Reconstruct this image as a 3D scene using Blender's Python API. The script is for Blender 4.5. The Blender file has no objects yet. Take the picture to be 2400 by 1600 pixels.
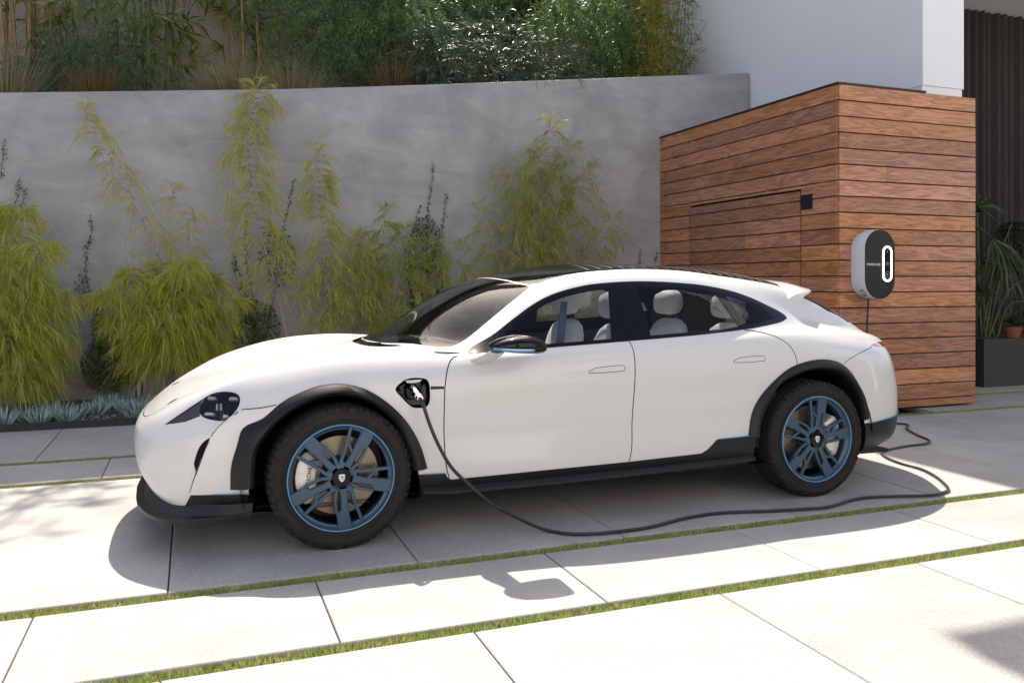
import bpy, bmesh, math, random
import numpy as np
from mathutils import Vector, Matrix
from mathutils.geometry import delaunay_2d_cdt

# ------------------------------------------------------------------ camera
SC = bpy.context.scene
COL = SC.collection
YAW = math.radians(20.8)          # the driveway strips run 20.8 degrees off the picture plane
CAMH = 1.285
cam_data = bpy.data.cameras.new('camera')
cam = bpy.data.objects.new('camera', cam_data)
COL.objects.link(cam)
cam.location = (0, 0, CAMH)
cam.rotation_euler = (math.radians(90), 0, -YAW)
cam_data.sensor_width = 36.0
cam_data.lens = 1965.0 / 2400.0 * 36.0
cam_data.shift_y = -140.0 / 2400.0
cam_data.clip_start = 0.05
cam_data.clip_end = 500
SC.camera = cam

# ------------------------------------------------------------------ light
SUN_VEC = Vector((0.17, 0.69, 0.971)).normalized()      # towards the sun
world = bpy.data.worlds.new('World')
SC.world = world
world.use_nodes = True
wn = world.node_tree.nodes
wl = world.node_tree.links
bg = wn['Background']
sky = wn.new('ShaderNodeTexSky')
sky.sky_type = 'NISHITA'
sky.sun_disc = False
sky.sun_elevation = math.asin(SUN_VEC.z)
sky.sun_rotation = math.atan2(SUN_VEC.x, SUN_VEC.y)
sky.air_density = 0.8
sky.dust_density = 2.6
sky.ozone_density = 0.4
wl.new(sky.outputs[0], bg.inputs[0])
bg.inputs[1].default_value = 0.13
sun_data = bpy.data.lights.new('sun', 'SUN')
sun_data.energy = 4.1
sun_data.angle = math.radians(0.5)
sun_data.color = (1.0, 0.95, 0.885)
sun = bpy.data.objects.new('sun', sun_data)
COL.objects.link(sun)
sun.rotation_euler = (-SUN_VEC).to_track_quat('-Z', 'Y').to_euler()
sun.location = (3, 12, 16)
SC.view_settings.view_transform = 'Standard'
SC.view_settings.look = 'None'
SC.view_settings.exposure = 1.14
SC.view_settings.gamma = 1.0
SC.view_settings.use_white_balance = True          # camera white balance, as the photograph's neutral shade
SC.view_settings.white_balance_temperature = 6950
SC.cycles.max_bounces = 8
SC.cycles.diffuse_bounces = 4
SC.cycles.glossy_bounces = 4
SC.cycles.transparent_max_bounces = 16
SC.cycles.transmission_bounces = 6
SC.cycles.use_denoising = True
SC.cycles.sample_clamp_indirect = 6.0

# ------------------------------------------------------------------ helpers
rnd = random.Random(7)
nrs = np.random.RandomState(11)


def tag(o, label=None, cat=None, group=None, kind=None):
    if label: o['label'] = label
    if cat: o['category'] = cat
    if group: o['group'] = group
    if kind: o['kind'] = kind
    return o


def empty(name, loc=(0, 0, 0), label=None, cat=None, group=None):
    o = bpy.data.objects.new(name, None)
    o.empty_display_size = 0.1
    COL.objects.link(o)
    o.location = loc
    return tag(o, label, cat, group)


def link(name, me, mat=None, parent=None, loc=None):
    o = bpy.data.objects.new(name, me)
    COL.objects.link(o)
    if mat is not None and len(me.materials) == 0:
        me.materials.append(mat)
    if parent is not None:
        o.parent = parent
    if loc is not None:
        o.location = loc
    return o


def mesh_np(name, V, Fs, smooth=False):
    """mesh from a vertex array and a list of faces (or an int array of faces)"""
    me = bpy.data.meshes.new(name)
    V = np.asarray(V, dtype=np.float64).reshape(-1, 3)
    if isinstance(Fs, np.ndarray):
        n, k = Fs.shape
        me.vertices.add(len(V))
        me.vertices.foreach_set('co', V.ravel())
        me.loops.add(n * k)
        me.loops.foreach_set('vertex_index', Fs.ravel().astype(np.int32))
        me.polygons.add(n)
        me.polygons.foreach_set('loop_start', np.arange(0, n * k, k, dtype=np.int32))
        me.update(calc_edges=True)
    else:
        me.from_pydata([tuple(v) for v in V], [], [tuple(f) for f in Fs])
        me.update()
    me.polygons.foreach_set('use_smooth', [smooth] * len(me.polygons))
    return me


def mesh_bm(name, bm, smooth=False, auto=None):
    me = bpy.data.meshes.new(name)
    bmesh.ops.recalc_face_normals(bm, faces=bm.faces[:])
    bm.to_mesh(me)
    bm.free()
    me.polygons.foreach_set('use_smooth', [smooth] * len(me.polygons))
    if smooth and auto is not None:
        me.set_sharp_from_angle(angle=math.radians(auto))
    return me


def bm_box(bm, x0, x1, y0, y1, z0, z1, bevel=0.0):
    vs = [bm.verts.new(p) for p in ((x0, y0, z0), (x1, y0, z0), (x1, y1, z0), (x0, y1, z0),
                                    (x0, y0, z1), (x1, y0, z1), (x1, y1, z1), (x0, y1, z1))]
    fs = [bm.faces.new([vs[i] for i in f]) for f in ((0, 3, 2, 1), (4, 5, 6, 7), (0, 1, 5, 4), (1, 2, 6, 5), (2, 3, 7, 6), (3, 0, 4, 7))]
    if bevel > 0:
        es = list({e for f in fs for e in f.edges})
        bmesh.ops.bevel(bm, geom=es, offset=bevel, segments=1, affect='EDGES')


def box_mesh(name, x0, x1, y0, y1, z0, z1, bevel=0.0):
    bm = bmesh.new()
    bm_box(bm, x0, x1, y0, y1, z0, z1, bevel)
    return mesh_bm(name, bm)


def tube_np(pts, rad, seg=8, closed=False, caps=True):
    """V, F of a tube along pts; rad scalar or list"""
    P = np.asarray(pts, float)
    n = len(P)
    R = np.full(n, rad, float) if np.isscalar(rad) else np.asarray(rad, float)
    T = np.gradient(P, axis=0)
    T /= np.maximum(np.linalg.norm(T, axis=1, keepdims=True), 1e-9)
    up = np.array([0, 0, 1.0]) if abs(T[0][2]) < 0.9 else np.array([1.0, 0, 0])
    Nn = np.cross(T[0], up); Nn /= np.linalg.norm(Nn)
    V = []
    for i in range(n):
        Nn = Nn - T[i] * np.dot(Nn, T[i]); Nn /= max(np.linalg.norm(Nn), 1e-9)
        Bn = np.cross(T[i], Nn)
        for k in range(seg):
            a = 2 * math.pi * k / seg
            V.append(P[i] + R[i] * (math.cos(a) * Nn + math.sin(a) * Bn))
    Fs = []
    for i in range(n - 1):
        for k in range(seg):
            k2 = (k + 1) % seg
            Fs.append((i * seg + k, i * seg + k2, (i + 1) * seg + k2, (i + 1) * seg + k))
    if caps:
        Fs.append(tuple(range(seg))[::-1])
        Fs.append(tuple((n - 1) * seg + k for k in range(seg)))
    return np.array(V), Fs


class Acc:
    """collects V,F pieces for one mesh"""
    def __init__(s): s.V = []; s.F = []; s.n = 0
    def add(s, V, Fs):
        V = np.asarray(V, float)
        s.V.append(V)
        s.F += [tuple(int(i) + s.n for i in f) for f in Fs]
        s.n += len(V)
    def tube(s, pts, rad, seg=8, caps=True): s.add(*tube_np(pts, rad, seg, caps=caps))
    def box(s, x0, x1, y0, y1, z0, z1):
        s.add([(x0, y0, z0), (x1, y0, z0), (x1, y1, z0), (x0, y1, z0), (x0, y0, z1), (x1, y0, z1), (x1, y1, z1), (x0, y1, z1)],
              [(0, 3, 2, 1), (4, 5, 6, 7), (0, 1, 5, 4), (1, 2, 6, 5), (2, 3, 7, 6), (3, 0, 4, 7)])
    def prism(s, poly, y0, y1, axis='y'):
        """poly [(a,b)] extruded along an axis: 'y' -> (a,y,b); 'z' -> (a,b,y)"""
        n = len(poly)
        if axis == 'y':
            V = [(a, y0, b) for a, b in poly] + [(a, y1, b) for a, b in poly]
        else:
            V = [(a, b, y0) for a, b in poly] + [(a, b, y1) for a, b in poly]
        Fs = [tuple(range(n)), tuple(range(2 * n - 1, n - 1, -1))]
        Fs += [(i, i + n, (i + 1) % n + n, (i + 1) % n) for i in range(n)]
        s.add(V, Fs)
    def lathe(s, prof, seg=48, axis='y', centre=(0, 0, 0), closed=False):
        """prof [(r, a)] spun about the axis through centre"""
        n = len(prof)
        V = []
        for k in range(seg):
            t = 2 * math.pi * k / seg
            for r, a in prof:
                if axis == 'y': V.append((centre[0] + r * math.cos(t), centre[1] + a, centre[2] + r * math.sin(t)))
                else: V.append((centre[0] + r * math.cos(t), centre[1] + r * math.sin(t), centre[2] + a))
        Fs = []
        m = n if closed else n - 1
        for k in range(seg):
            k2 = (k + 1) % seg
            for i in range(m):
                j = (i + 1) % n
                Fs.append((k * n + i, k * n + j, k2 * n + j, k2 * n + i))
        s.add(V, Fs)
    def mesh(s, name, smooth=False, auto=None, recalc=True):
        V = np.concatenate(s.V)
        me = bpy.data.meshes.new(name)
        me.from_pydata([tuple(v) for v in V], [], s.F)
        me.update()
        if recalc:
            bm = bmesh.new(); bm.from_mesh(me)
            bmesh.ops.recalc_face_normals(bm, faces=bm.faces[:])
            bm.to_mesh(me); bm.free()
        me.polygons.foreach_set('use_smooth', [smooth] * len(me.polygons))
        if smooth and auto is not None:
            me.set_sharp_from_angle(angle=math.radians(auto))
        return me


def crspline(pts, n=8, closed=False):
    P = np.asarray(pts, float)
    N = len(P)
    out = []
    for i in range(N if closed else N - 1):
        p0 = P[(i - 1) % N] if (closed or i > 0) else 2 * P[0] - P[1]
        p1 = P[i]; p2 = P[(i + 1) % N]
        p3 = P[(i + 2) % N] if (closed or i + 2 < N) else 2 * P[-1] - P[-2]
        for k in range(n):
            t = k / n
            out.append(0.5 * ((2 * p1) + (-p0 + p2) * t + (2 * p0 - 5 * p1 + 4 * p2 - p3) * t * t + (-p0 + 3 * p1 - 3 * p2 + p3) * t ** 3))
    if not closed: out.append(P[-1])
    return np.array(out)


# ------------------------------------------------------------------ materials
def mat_new(name):
    m = bpy.data.materials.new(name)
    m.use_nodes = True
    return m, m.node_tree.nodes, m.node_tree.links, m.node_tree.nodes['Principled BSDF']


def pmat(name, col, rough=0.5, metal=0.0, spec=0.5, coat=0.0, coat_rough=0.03, emit=None, estr=0.0, noise=0.0, nscale=8.0, bump=0.0, bscale=60.0, coords='Object'):
    m, N, L, p = mat_new(name)
    p.inputs['Base Color'].default_value = (*col, 1)
    p.inputs['Roughness'].default_value = rough
    p.inputs['Metallic'].default_value = metal
    p.inputs['Specular IOR Level'].default_value = spec
    p.inputs['Coat Weight'].default_value = coat
    p.inputs['Coat Roughness'].default_value = coat_rough
    if emit:
        p.inputs['Emission Color'].default_value = (*emit, 1)
        p.inputs['Emission Strength'].default_value = estr
    if noise or bump:
        tc = N.new('ShaderNodeTexCoord')
    if noise:
        t = N.new('ShaderNodeTexNoise')
        t.inputs['Scale'].default_value = nscale
        t.inputs['Detail'].default_value = 6
        L.new(tc.outputs[coords], t.inputs['Vector'])
        mx = N.new('ShaderNodeMix'); mx.data_type = 'RGBA'
        mx.inputs[6].default_value = (*[max(0, c * (1 - noise)) for c in col], 1)
        mx.inputs[7].default_value = (*[min(1, c * (1 + noise)) for c in col], 1)
        L.new(t.outputs[0], mx.inputs[0])
        L.new(mx.outputs[2], p.inputs['Base Color'])
    if bump:
        t2 = N.new('ShaderNodeTexNoise')
        t2.inputs['Scale'].default_value = bscale
        t2.inputs['Detail'].default_value = 4
        L.new(tc.outputs[coords], t2.inputs['Vector'])
        b = N.new('ShaderNodeBump')
        b.inputs['Strength'].default_value = bump
        b.inputs['Distance'].default_value = 0.01
        L.new(t2.outputs[0], b.inputs['Height'])
        L.new(b.outputs[0], p.inputs['Normal'])
    return m


def glass_mat(name, tint, gloss=1.0, ior=1.5, base=0.0):
    """thin sheet of car glass: tinted see-through with a real mirror reflection"""
    m, N, L, p = mat_new(name)
    N.remove(p)
    out = N['Material Output']
    tr = N.new('ShaderNodeBsdfTransparent'); tr.inputs[0].default_value = (*tint, 1)
    gl = N.new('ShaderNodeBsdfGlossy'); gl.inputs['Roughness'].default_value = 0.0
    fr = N.new('ShaderNodeFresnel'); fr.inputs[0].default_value = ior
    mx = N.new('ShaderNodeMixShader')
    mul = N.new('ShaderNodeMath'); mul.operation = 'MULTIPLY_ADD'
    mul.inputs[1].default_value = gloss; mul.inputs[2].default_value = base
    L.new(fr.outputs[0], mul.inputs[0])
    L.new(mul.outputs[0], mx.inputs[0]); L.new(tr.outputs[0], mx.inputs[1]); L.new(gl.outputs[0], mx.inputs[2])
    L.new(mx.outputs[0], out.inputs[0])
    return m


def leaf_mat(name, c1, c2, c3=None, trans=0.35, rough=0.55, scale=3.0, hue_axis='Object'):
    """foliage: colour differs from clump to clump and blade to blade, light passes through"""
    m, N, L, p = mat_new(name)
    out = N['Material Output']
    geo = N.new('ShaderNodeNewGeometry')
    tc = N.new('ShaderNodeTexCoord')
    t = N.new('ShaderNodeTexNoise'); t.inputs['Scale'].default_value = scale; t.inputs['Detail'].default_value = 3
    L.new(tc.outputs['Object'], t.inputs['Vector'])
    add = N.new('ShaderNodeMath'); add.operation = 'MULTIPLY_ADD'
    add.inputs[1].default_value = 0.75; add.inputs[2].default_value = -0.12
    L.new(geo.outputs['Random Per Island'], add.inputs[0])
    add2 = N.new('ShaderNodeMath'); add2.operation = 'MULTIPLY_ADD'; add2.inputs[1].default_value = 0.5
    L.new(t.outputs[0], add2.inputs[0]); L.new(add.outputs[0], add2.inputs[2])
    cr = N.new('ShaderNodeValToRGB')
    cr.color_ramp.elements[0].position = 0.08; cr.color_ramp.elements[0].color = (*c1, 1)
    cr.color_ramp.elements[1].position = 0.72; cr.color_ramp.elements[1].color = (*c2, 1)
    if c3:
        e = cr.color_ramp.elements.new(0.93); e.color = (*c3, 1)
    L.new(add2.outputs[0], cr.inputs[0])
    p.inputs['Roughness'].default_value = rough
    p.inputs['Specular IOR Level'].default_value = 0.35
    L.new(cr.outputs[0], p.inputs['Base Color'])
    tl = N.new('ShaderNodeBsdfTranslucent')
    L.new(cr.outputs[0], tl.inputs[0])
    mx = N.new('ShaderNodeMixShader'); mx.inputs[0].default_value = trans
    L.new(p.outputs[0], mx.inputs[1]); L.new(tl.outputs[0], mx.inputs[2])
    L.new(mx.outputs[0], out.inputs[0])
    return m


M = {}
M['paint'] = pmat('white_paint', (0.575, 0.570, 0.563), rough=0.40, coat=0.62, coat_rough=0.015, spec=0.35)
M['black_plastic'] = pmat('black_plastic', (0.008, 0.008, 0.009), rough=0.45, spec=0.4, bump=0.05, bscale=500)
M['cladding'] = pmat('satin_black_cladding', (0.007, 0.0073, 0.008), rough=0.40, spec=0.32)
M['lamp_trim'] = pmat('lamp_trim', (0.030, 0.030, 0.032), rough=0.5)
M['gloss_black'] = pmat('gloss_black', (0.003, 0.003, 0.0035), rough=0.05, spec=0.3)
M['liner'] = pmat('dark_liner', (0.010, 0.010, 0.011), rough=0.9, spec=0.1)
M['rubber'] = pmat('tyre_rubber', (0.021, 0.0195, 0.0185), rough=0.8, spec=0.25, noise=0.35, nscale=14, bump=0.15, bscale=90)
M['blue_wheel'] = pmat('steel_blue_wheel', (0.042, 0.080, 0.128), rough=0.34, metal=0.35, spec=0.5, noise=0.08, nscale=120)
M['blue_accent'] = pmat('bright_blue_accent', (0.09, 0.28, 0.48), rough=0.3, spec=0.5)
M['barrel'] = pmat('wheel_barrel', (0.010, 0.014, 0.02), rough=0.5, metal=0.4)
M['disc'] = pmat('brake_disc', (0.20, 0.165, 0.13), rough=0.36, metal=1.0, noise=0.12, nscale=40)
M['caliper'] = pmat('caliper', (0.62, 0.60, 0.57), rough=0.35, metal=0.3)
M['chrome'] = pmat('chrome', (0.85, 0.85, 0.86), rough=0.07, metal=1.0)
M['ink_white'] = pmat('white_print', (0.8, 0.8, 0.8), rough=0.5)
M['ink_black'] = pmat('black_print', (0.02, 0.02, 0.02), rough=0.5)
M['seat'] = pmat('seat_fabric', (0.70, 0.73, 0.75), rough=0.7, spec=0.3, bump=0.1, bscale=200)
M['interior'] = pmat('dark_interior', (0.020, 0.020, 0.022), rough=0.75, spec=0.3)
M['dash_light'] = pmat('dash_light_trim', (0.62, 0.66, 0.64), rough=0.55)
M['strap'] = pmat('blue_grey_belt', (0.05, 0.08, 0.16), rough=0.7)
M['side_glass'] = glass_mat('side_glass', (0.88, 0.89, 0.90), gloss=0.7, ior=1.45)
M['wind_glass'] = glass_mat('windscreen_glass', (0.26, 0.31, 0.30), gloss=1.0, ior=1.52)
M['roof_glass'] = glass_mat('roof_glass', (0.42, 0.43, 0.44), gloss=1.0)
M['rear_glass'] = pmat('rear_glass', (0.006, 0.006, 0.007), rough=0.03, spec=0.5)
M['lens'] = glass_mat('lamp_lens', (0.80, 0.82, 0.85), gloss=0.8)
M['led'] = pmat('lamp_led', (0.62, 0.65, 0.70), rough=0.15)
M['lamp_chrome'] = pmat('lamp_housing', (0.10, 0.11, 0.13), rough=0.15, metal=0.9)
M['red_lens'] = pmat('red_lamp', (0.45, 0.01, 0.015), rough=0.08, spec=0.6, coat=1.0)
M['cable'] = pmat('cable_rubber', (0.014, 0.013, 0.015), rough=0.38, spec=0.5)

# ================================================================== CAR
CAR = empty('parked_car', (0.665, 5.0, 0.0), 'white electric crossover car with blue wheels, charging on the paved driveway', 'car')
XA, XB = -0.962, 3.972
RA = 2.822
# body sections: for each longitudinal row (half width w, height z) knots over x
ROWS = {
 0: [(-.962,0,.47),(-.955,0,.41),(-.94,0,.355),(-.90,0,.30),(-.84,0,.25),(-.76,0,.22),(-.6,0,.20),(0,0,.19),(3.2,0,.21),(3.5,0,.24),(3.7,0,.27),(3.82,0,.30),(3.9,0,.34),(3.95,0,.41),(3.972,0,.50)],
 1: [(-.962,0,.47),(-.955,.10,.41),(-.94,.20,.356),(-.90,.38,.301),(-.84,.56,.25),(-.76,.68,.22),(-.66,.77,.205),(-.5,.85,.20),(-.3,.90,.20),(0,.90,.20),(1.5,.88,.205),(2.6,.89,.21),(3.05,.90,.22),(3.25,.88,.23),(3.42,.83,.25),(3.57,.76,.265),(3.7,.65,.28),(3.82,.50,.31),(3.9,.36,.35),(3.95,.20,.415),(3.972,0,.50)],
 2: [(-.962,0,.47),(-.955,.18,.43),(-.94,.33,.385),(-.90,.50,.345),(-.84,.63,.305),(-.76,.735,.28),(-.66,.81,.27),(-.5,.88,.265),(-.3,.925,.26),(0,.94,.26),(.5,.935,.255),(1.5,.935,.26),(2.2,.935,.265),(2.6,.945,.27),(3.05,.95,.28),(3.25,.925,.30),(3.42,.875,.31),(3.57,.80,.32),(3.7,.69,.33),(3.82,.55,.355),(3.9,.42,.385),(3.95,.27,.435),(3.972,0,.50)],
 3: [(-.962,0,.47),(-.955,.215,.455),(-.94,.37,.425),(-.90,.535,.405),(-.84,.665,.39),(-.76,.76,.38),(-.66,.83,.375),(-.5,.895,.37),(-.3,.94,.37),(0,.955,.37),(.5,.950,.345),(1.1,.950,.340),(1.5,.950,.343),(2.2,.950,.352),(2.6,.955,.39),(2.855,.965,.42),(3.05,.96,.42),(3.25,.935,.42),(3.42,.888,.42),(3.57,.815,.42),(3.7,.705,.425),(3.82,.565,.43),(3.9,.435,.44),(3.95,.285,.465),(3.972,0,.50)],
 4: [(-.962,0,.47),(-.955,.222,.475),(-.94,.380,.484),(-.90,.541,.491),(-.84,.664,.504),(-.76,.751,.522),(-.66,.813,.551),(-.56,.856,.590),(-.47,.895,.585),(-.3,.945,.54),(0,.96,.56),(.5,.941,.53),(.8,.927,.50),(1.5,.931,.505),(2.2,.938,.53),(2.6,.962,.60),(2.855,.972,.63),(3.05,.968,.63),(3.25,.938,.62),(3.42,.888,.61),(3.57,.812,.60),(3.7,.705,.59),(3.82,.562,.575),(3.9,.43,.56),(3.95,.28,.54),(3.972,0,.50)],
 5: [(-.962,0,.47),(-.955,.215,.492),(-.94,.374,.500),(-.90,.533,.508),(-.84,.655,.522),(-.76,.742,.540),(-.66,.803,.570),(-.55,.846,.622),(-.4,.885,.705),(-.2,.918,.755),(0,.93,.775),(.25,.938,.785),(.5,.938,.785),(1.1,.945,.785),(1.5,.95,.79),(2.1,.955,.80),(2.4,.962,.82),(2.65,.968,.845),(2.855,.966,.85),(3.05,.952,.845),(3.25,.91,.835),(3.42,.85,.82),(3.57,.768,.80),(3.7,.655,.77),(3.82,.50,.73),(3.9,.375,.685),(3.95,.24,.61),(3.972,0,.50)],
 6: [(-.962,0,.47),(-.955,.185,.513),(-.94,.325,.538),(-.90,.455,.558),(-.84,.565,.600),(-.76,.642,.652),(-.66,.698,.716),(-.55,.735,.782),(-.4,.76,.838),(-.2,.785,.89),(0,.80,.918),(.2,.81,.925),(.4,.825,.917),(.6,.86,.895),(.8,.893,.885),(1.1,.912,.893),(1.5,.92,.908),(2.1,.918,.93),(2.4,.912,.945),(2.65,.905,.957),(2.855,.89,.958),(3.05,.865,.95),(3.25,.82,.935),(3.42,.76,.918),(3.57,.68,.905),(3.7,.565,.887),(3.82,.42,.86),(3.9,.31,.80),(3.95,.19,.66),(3.972,0,.50)],
 7: [(-.962,0,.47),(-.955,.155,.519),(-.94,.27,.548),(-.90,.39,.58),(-.84,.49,.627),(-.76,.56,.682),(-.66,.61,.740),(-.55,.64,.789),(-.4,.665,.842),(-.2,.69,.889),(0,.705,.913),(.2,.715,.922),(.4,.745,.918),(.6,.80,.908),(.8,.848,.918),(1.1,.866,.934),(1.5,.872,.954),(2.1,.866,.98),(2.4,.845,1.005),(2.6,.815,1.02),(2.8,.785,1.02),(3.0,.77,1.0),(3.2,.745,.975),(3.4,.69,.95),(3.57,.60,.93),(3.7,.49,.918),(3.82,.36,.893),(3.9,.26,.83),(3.95,.155,.675),(3.972,0,.50)],
 8: [(-.962,0,.47),(-.955,.12,.522),(-.94,.215,.552),(-.90,.31,.584),(-.84,.40,.632),(-.76,.465,.680),(-.66,.515,.728),(-.55,.545,.768),(-.4,.57,.811),(-.2,.595,.855),(0,.615,.881),(.2,.63,.902),(.4,.67,.915),(.6,.755,.912),(.715,.765,.935),(.837,.745,1.0),(.961,.725,1.09),(1.085,.712,1.17),(1.2,.70,1.222),(1.335,.69,1.258),(1.5,.685,1.283),(1.78,.682,1.296),(2.09,.682,1.284),(2.27,.685,1.262),(2.42,.69,1.232),(2.54,.695,1.195),(2.67,.70,1.148),(2.82,.703,1.09),(3.0,.70,1.04),(3.2,.675,1.0),(3.4,.62,.968),(3.57,.53,.945),(3.7,.43,.93),(3.82,.31,.905),(3.9,.22,.845),(3.95,.13,.685),(3.972,0,.50)],
 9: [(-.962,0,.47),(-.955,.09,.524),(-.94,.165,.555),(-.90,.24,.586),(-.84,.32,.634),(-.76,.38,.680),(-.66,.43,.722),(-.55,.46,.758),(-.4,.49,.798),(-.2,.515,.842),(0,.535,.871),(.2,.555,.898),(.4,.60,.917),(.52,.645,.918),(.645,.672,.928),(.816,.652,1.035),(.972,.632,1.148),(1.12,.605,1.243),(1.22,.592,1.282),(1.325,.585,1.312),(1.5,.58,1.338),(1.83,.576,1.355),(2.1,.576,1.347),(2.4,.576,1.312),(2.65,.578,1.275),(2.85,.585,1.236),(3.05,.592,1.178),(3.25,.582,1.102),(3.42,.547,1.032),(3.57,.475,.975),(3.7,.38,.944),(3.82,.27,.915),(3.9,.19,.86),(3.95,.11,.69),(3.972,0,.50)],
 10:[(-.962,0,.47),(-.955,.05,.526),(-.94,.09,.557),(-.90,.13,.588),(-.84,.18,.637),(-.76,.22,.682),(-.66,.25,.722),(-.55,.27,.757),(-.4,.29,.796),(-.2,.30,.841),(0,.315,.872),(.2,.325,.903),(.33,.335,.925),(.42,.345,.955),(.5,.35,1.0),(.636,.35,1.087),(.807,.345,1.183),(.921,.335,1.238),(1.036,.33,1.28),(1.156,.325,1.317),(1.337,.32,1.353),(1.522,.32,1.376),(1.78,.32,1.39),(2.16,.32,1.383),(2.4,.32,1.368),(2.67,.32,1.337),(2.95,.325,1.292),(3.15,.325,1.236),(3.3,.32,1.17),(3.45,.30,1.09),(3.57,.27,1.025),(3.7,.21,.962),(3.82,.15,.925),(3.9,.10,.872),(3.95,.06,.695),(3.972,0,.50)],
 11:[(-.962,0,.47),(-.955,0,.527),(-.94,0,.558),(-.90,0,.59),(-.84,0,.638),(-.76,0,.684),(-.66,0,.724),(-.55,0,.759),(-.4,0,.798),(-.2,0,.843),(0,0,.875),(.2,0,.909),(.30,0,.94),(.40,0,.985),(.5,0,1.042),(.636,0,1.127),(.807,0,1.219),(.921,0,1.269),(1.036,0,1.306),(1.156,0,1.339),(1.337,0,1.371),(1.522,0,1.391),(1.777,0,1.402),(2.16,0,1.396),(2.38,0,1.384),(2.666,0,1.36),(2.95,0,1.312),(3.15,0,1.255),(3.3,0,1.19),(3.45,0,1.11),(3.57,0,1.04),(3.7,0,.967),(3.82,0,.93),(3.9,0,.876),(3.95,0,.70),(3.972,0,.50)],
}


def tau(x):
    a = (np.asarray(x, float) - (XA + XB) / 2) / ((XB - XA) / 2)
    return np.arcsin(np.clip(a, -1, 1))


def pchip(xk, yk, xq):
    xk = np.asarray(xk, float); yk = np.asarray(yk, float)
    hk = np.diff(xk); dk = np.diff(yk) / hk
    m = np.zeros(len(xk))
    for i in range(1, len(xk) - 1):
        if dk[i - 1] * dk[i] > 0:
            w1 = 2 * hk[i] + hk[i - 1]; w2 = hk[i] + 2 * hk[i - 1]
            m[i] = (w1 + w2) / (w1 / dk[i - 1] + w2 / dk[i])
    m[0] = dk[0]; m[-1] = dk[-1]
    j = np.clip(np.searchsorted(xk, xq) - 1, 0, len(hk) - 1)
    t = (xq - xk[j]) / hk[j]; h_ = hk[j]
    return ((1 + 2 * t) * (1 - t) ** 2 * yk[j] + t * (1 - t) ** 2 * h_ * m[j]
            + t * t * (3 - 2 * t) * yk[j + 1] + t * t * (t - 1) * h_ * m[j + 1])


NU, VS = 560, 12
TG = np.linspace(-math.pi / 2, math.pi / 2, NU)
XG = (XA + XB) / 2 + (XB - XA) / 2 * np.sin(TG)


def gsmooth(a, sig):
    r = int(3 * sig)
    k = np.exp(-0.5 * (np.arange(-r, r + 1) / sig) ** 2); k /= k.sum()
    # odd extension at the ends keeps the end values
    p = np.concatenate([2 * a[0] - a[r:0:-1], a, 2 * a[-1] - a[-2:-r - 2:-1]])
    return np.convolve(p, k, 'valid')


RW = np.zeros((12, NU)); RZ = np.zeros((12, NU))
for i, kn in ROWS.items():
    kn = np.array(kn)
    RW[i] = gsmooth(pchip(tau(kn[:, 0]), kn[:, 1], TG), 5)
    RZ[i] = gsmooth(pchip(tau(kn[:, 0]), kn[:, 2], TG), 5)
    # pin the tips
for i in range(12):
    RW[i] -= np.interp(TG, [TG[0], TG[12]], [RW[i][0], 0]) * (TG <= TG[12])
    RW[i] = np.maximum(RW[i], 0)
NV = 11 * VS + 1
GW = np.zeros((NU, NV)); GZ = np.zeros((NU, NV))
PW = np.vstack([-RW[1], RW, -RW[10]]); PZ = np.vstack([RZ[1], RZ, RZ[10]])
for i in range(11):
    p = [np.stack([PW[i + k], PZ[i + k]]) for k in range(4)]
    d = [np.sqrt(np.maximum(np.sqrt(((p[k + 1] - p[k]) ** 2).sum(0)), 1e-5)) for k in range(3)]
    t0 = np.zeros(NU); t1 = t0 + d[0]; t2 = t1 + d[1]; t3 = t2 + d[2]
    for s in range(VS + (1 if i == 10 else 0)):
        t = t1 + (t2 - t1) * s / VS
        A1 = (t1 - t) / (t1 - t0) * p[0] + (t - t0) / (t1 - t0) * p[1]
        A2 = (t2 - t) / (t2 - t1) * p[1] + (t - t1) / (t2 - t1) * p[2]
        A3 = (t3 - t) / (t3 - t2) * p[2] + (t - t2) / (t3 - t2) * p[3]
        B1 = (t2 - t) / (t2 - t0) * A1 + (t - t0) / (t2 - t0) * A2
        B2 = (t3 - t) / (t3 - t1) * A2 + (t - t1) / (t3 - t1) * A3
        C_ = (t2 - t) / (t2 - t1) * B1 + (t - t1) / (t2 - t1) * B2
        GW[:, i * VS + s] = C_[0]; GZ[:, i * VS + s] = C_[1]
GW[:, 0] = 0; GW[:, -1] = 0
GW = np.maximum(GW, 0)
GP = np.stack([np.repeat(XG[:, None], NV, 1), -GW, GZ], -1)         # near side is -y
du = np.gradient(GP, axis=0); dv = np.gradient(GP, axis=1)
# mirror-aware derivative across the centre line
GN = np.cross(du, dv)
ln = np.linalg.norm(GN, axis=-1, keepdims=True)
GN = GN / np.maximum(ln, 1e-12)
GN[0] = (-1, 0, 0); GN[-1] = (1, 0, 0)
c_in = GP.mean((0, 1))
if np.mean(np.einsum('ijk,ijk->ij', GN, GP - np.array([1.5, 0, .7])) > 0) < .5:
    GN = -GN
    GN[0] = (-1, 0, 0); GN[-1] = (1, 0, 0)


def bil(G, fu, fv):
    fu = np.clip(fu, 0, NU - 1.0001); fv = np.clip(fv, 0, NV - 1.0001)
    i = fu.astype(int); j = fv.astype(int)
    a = (fu - i)[:, None]; b = (fv - j)[:, None]
    return (G[i, j] * (1 - a) * (1 - b) + G[i + 1, j] * a * (1 - b) + G[i, j + 1] * (1 - a) * b + G[i + 1, j + 1] * a * b)


def x2u(x):
    return (tau(x) + math.pi / 2) / math.pi * (NU - 1)


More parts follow.
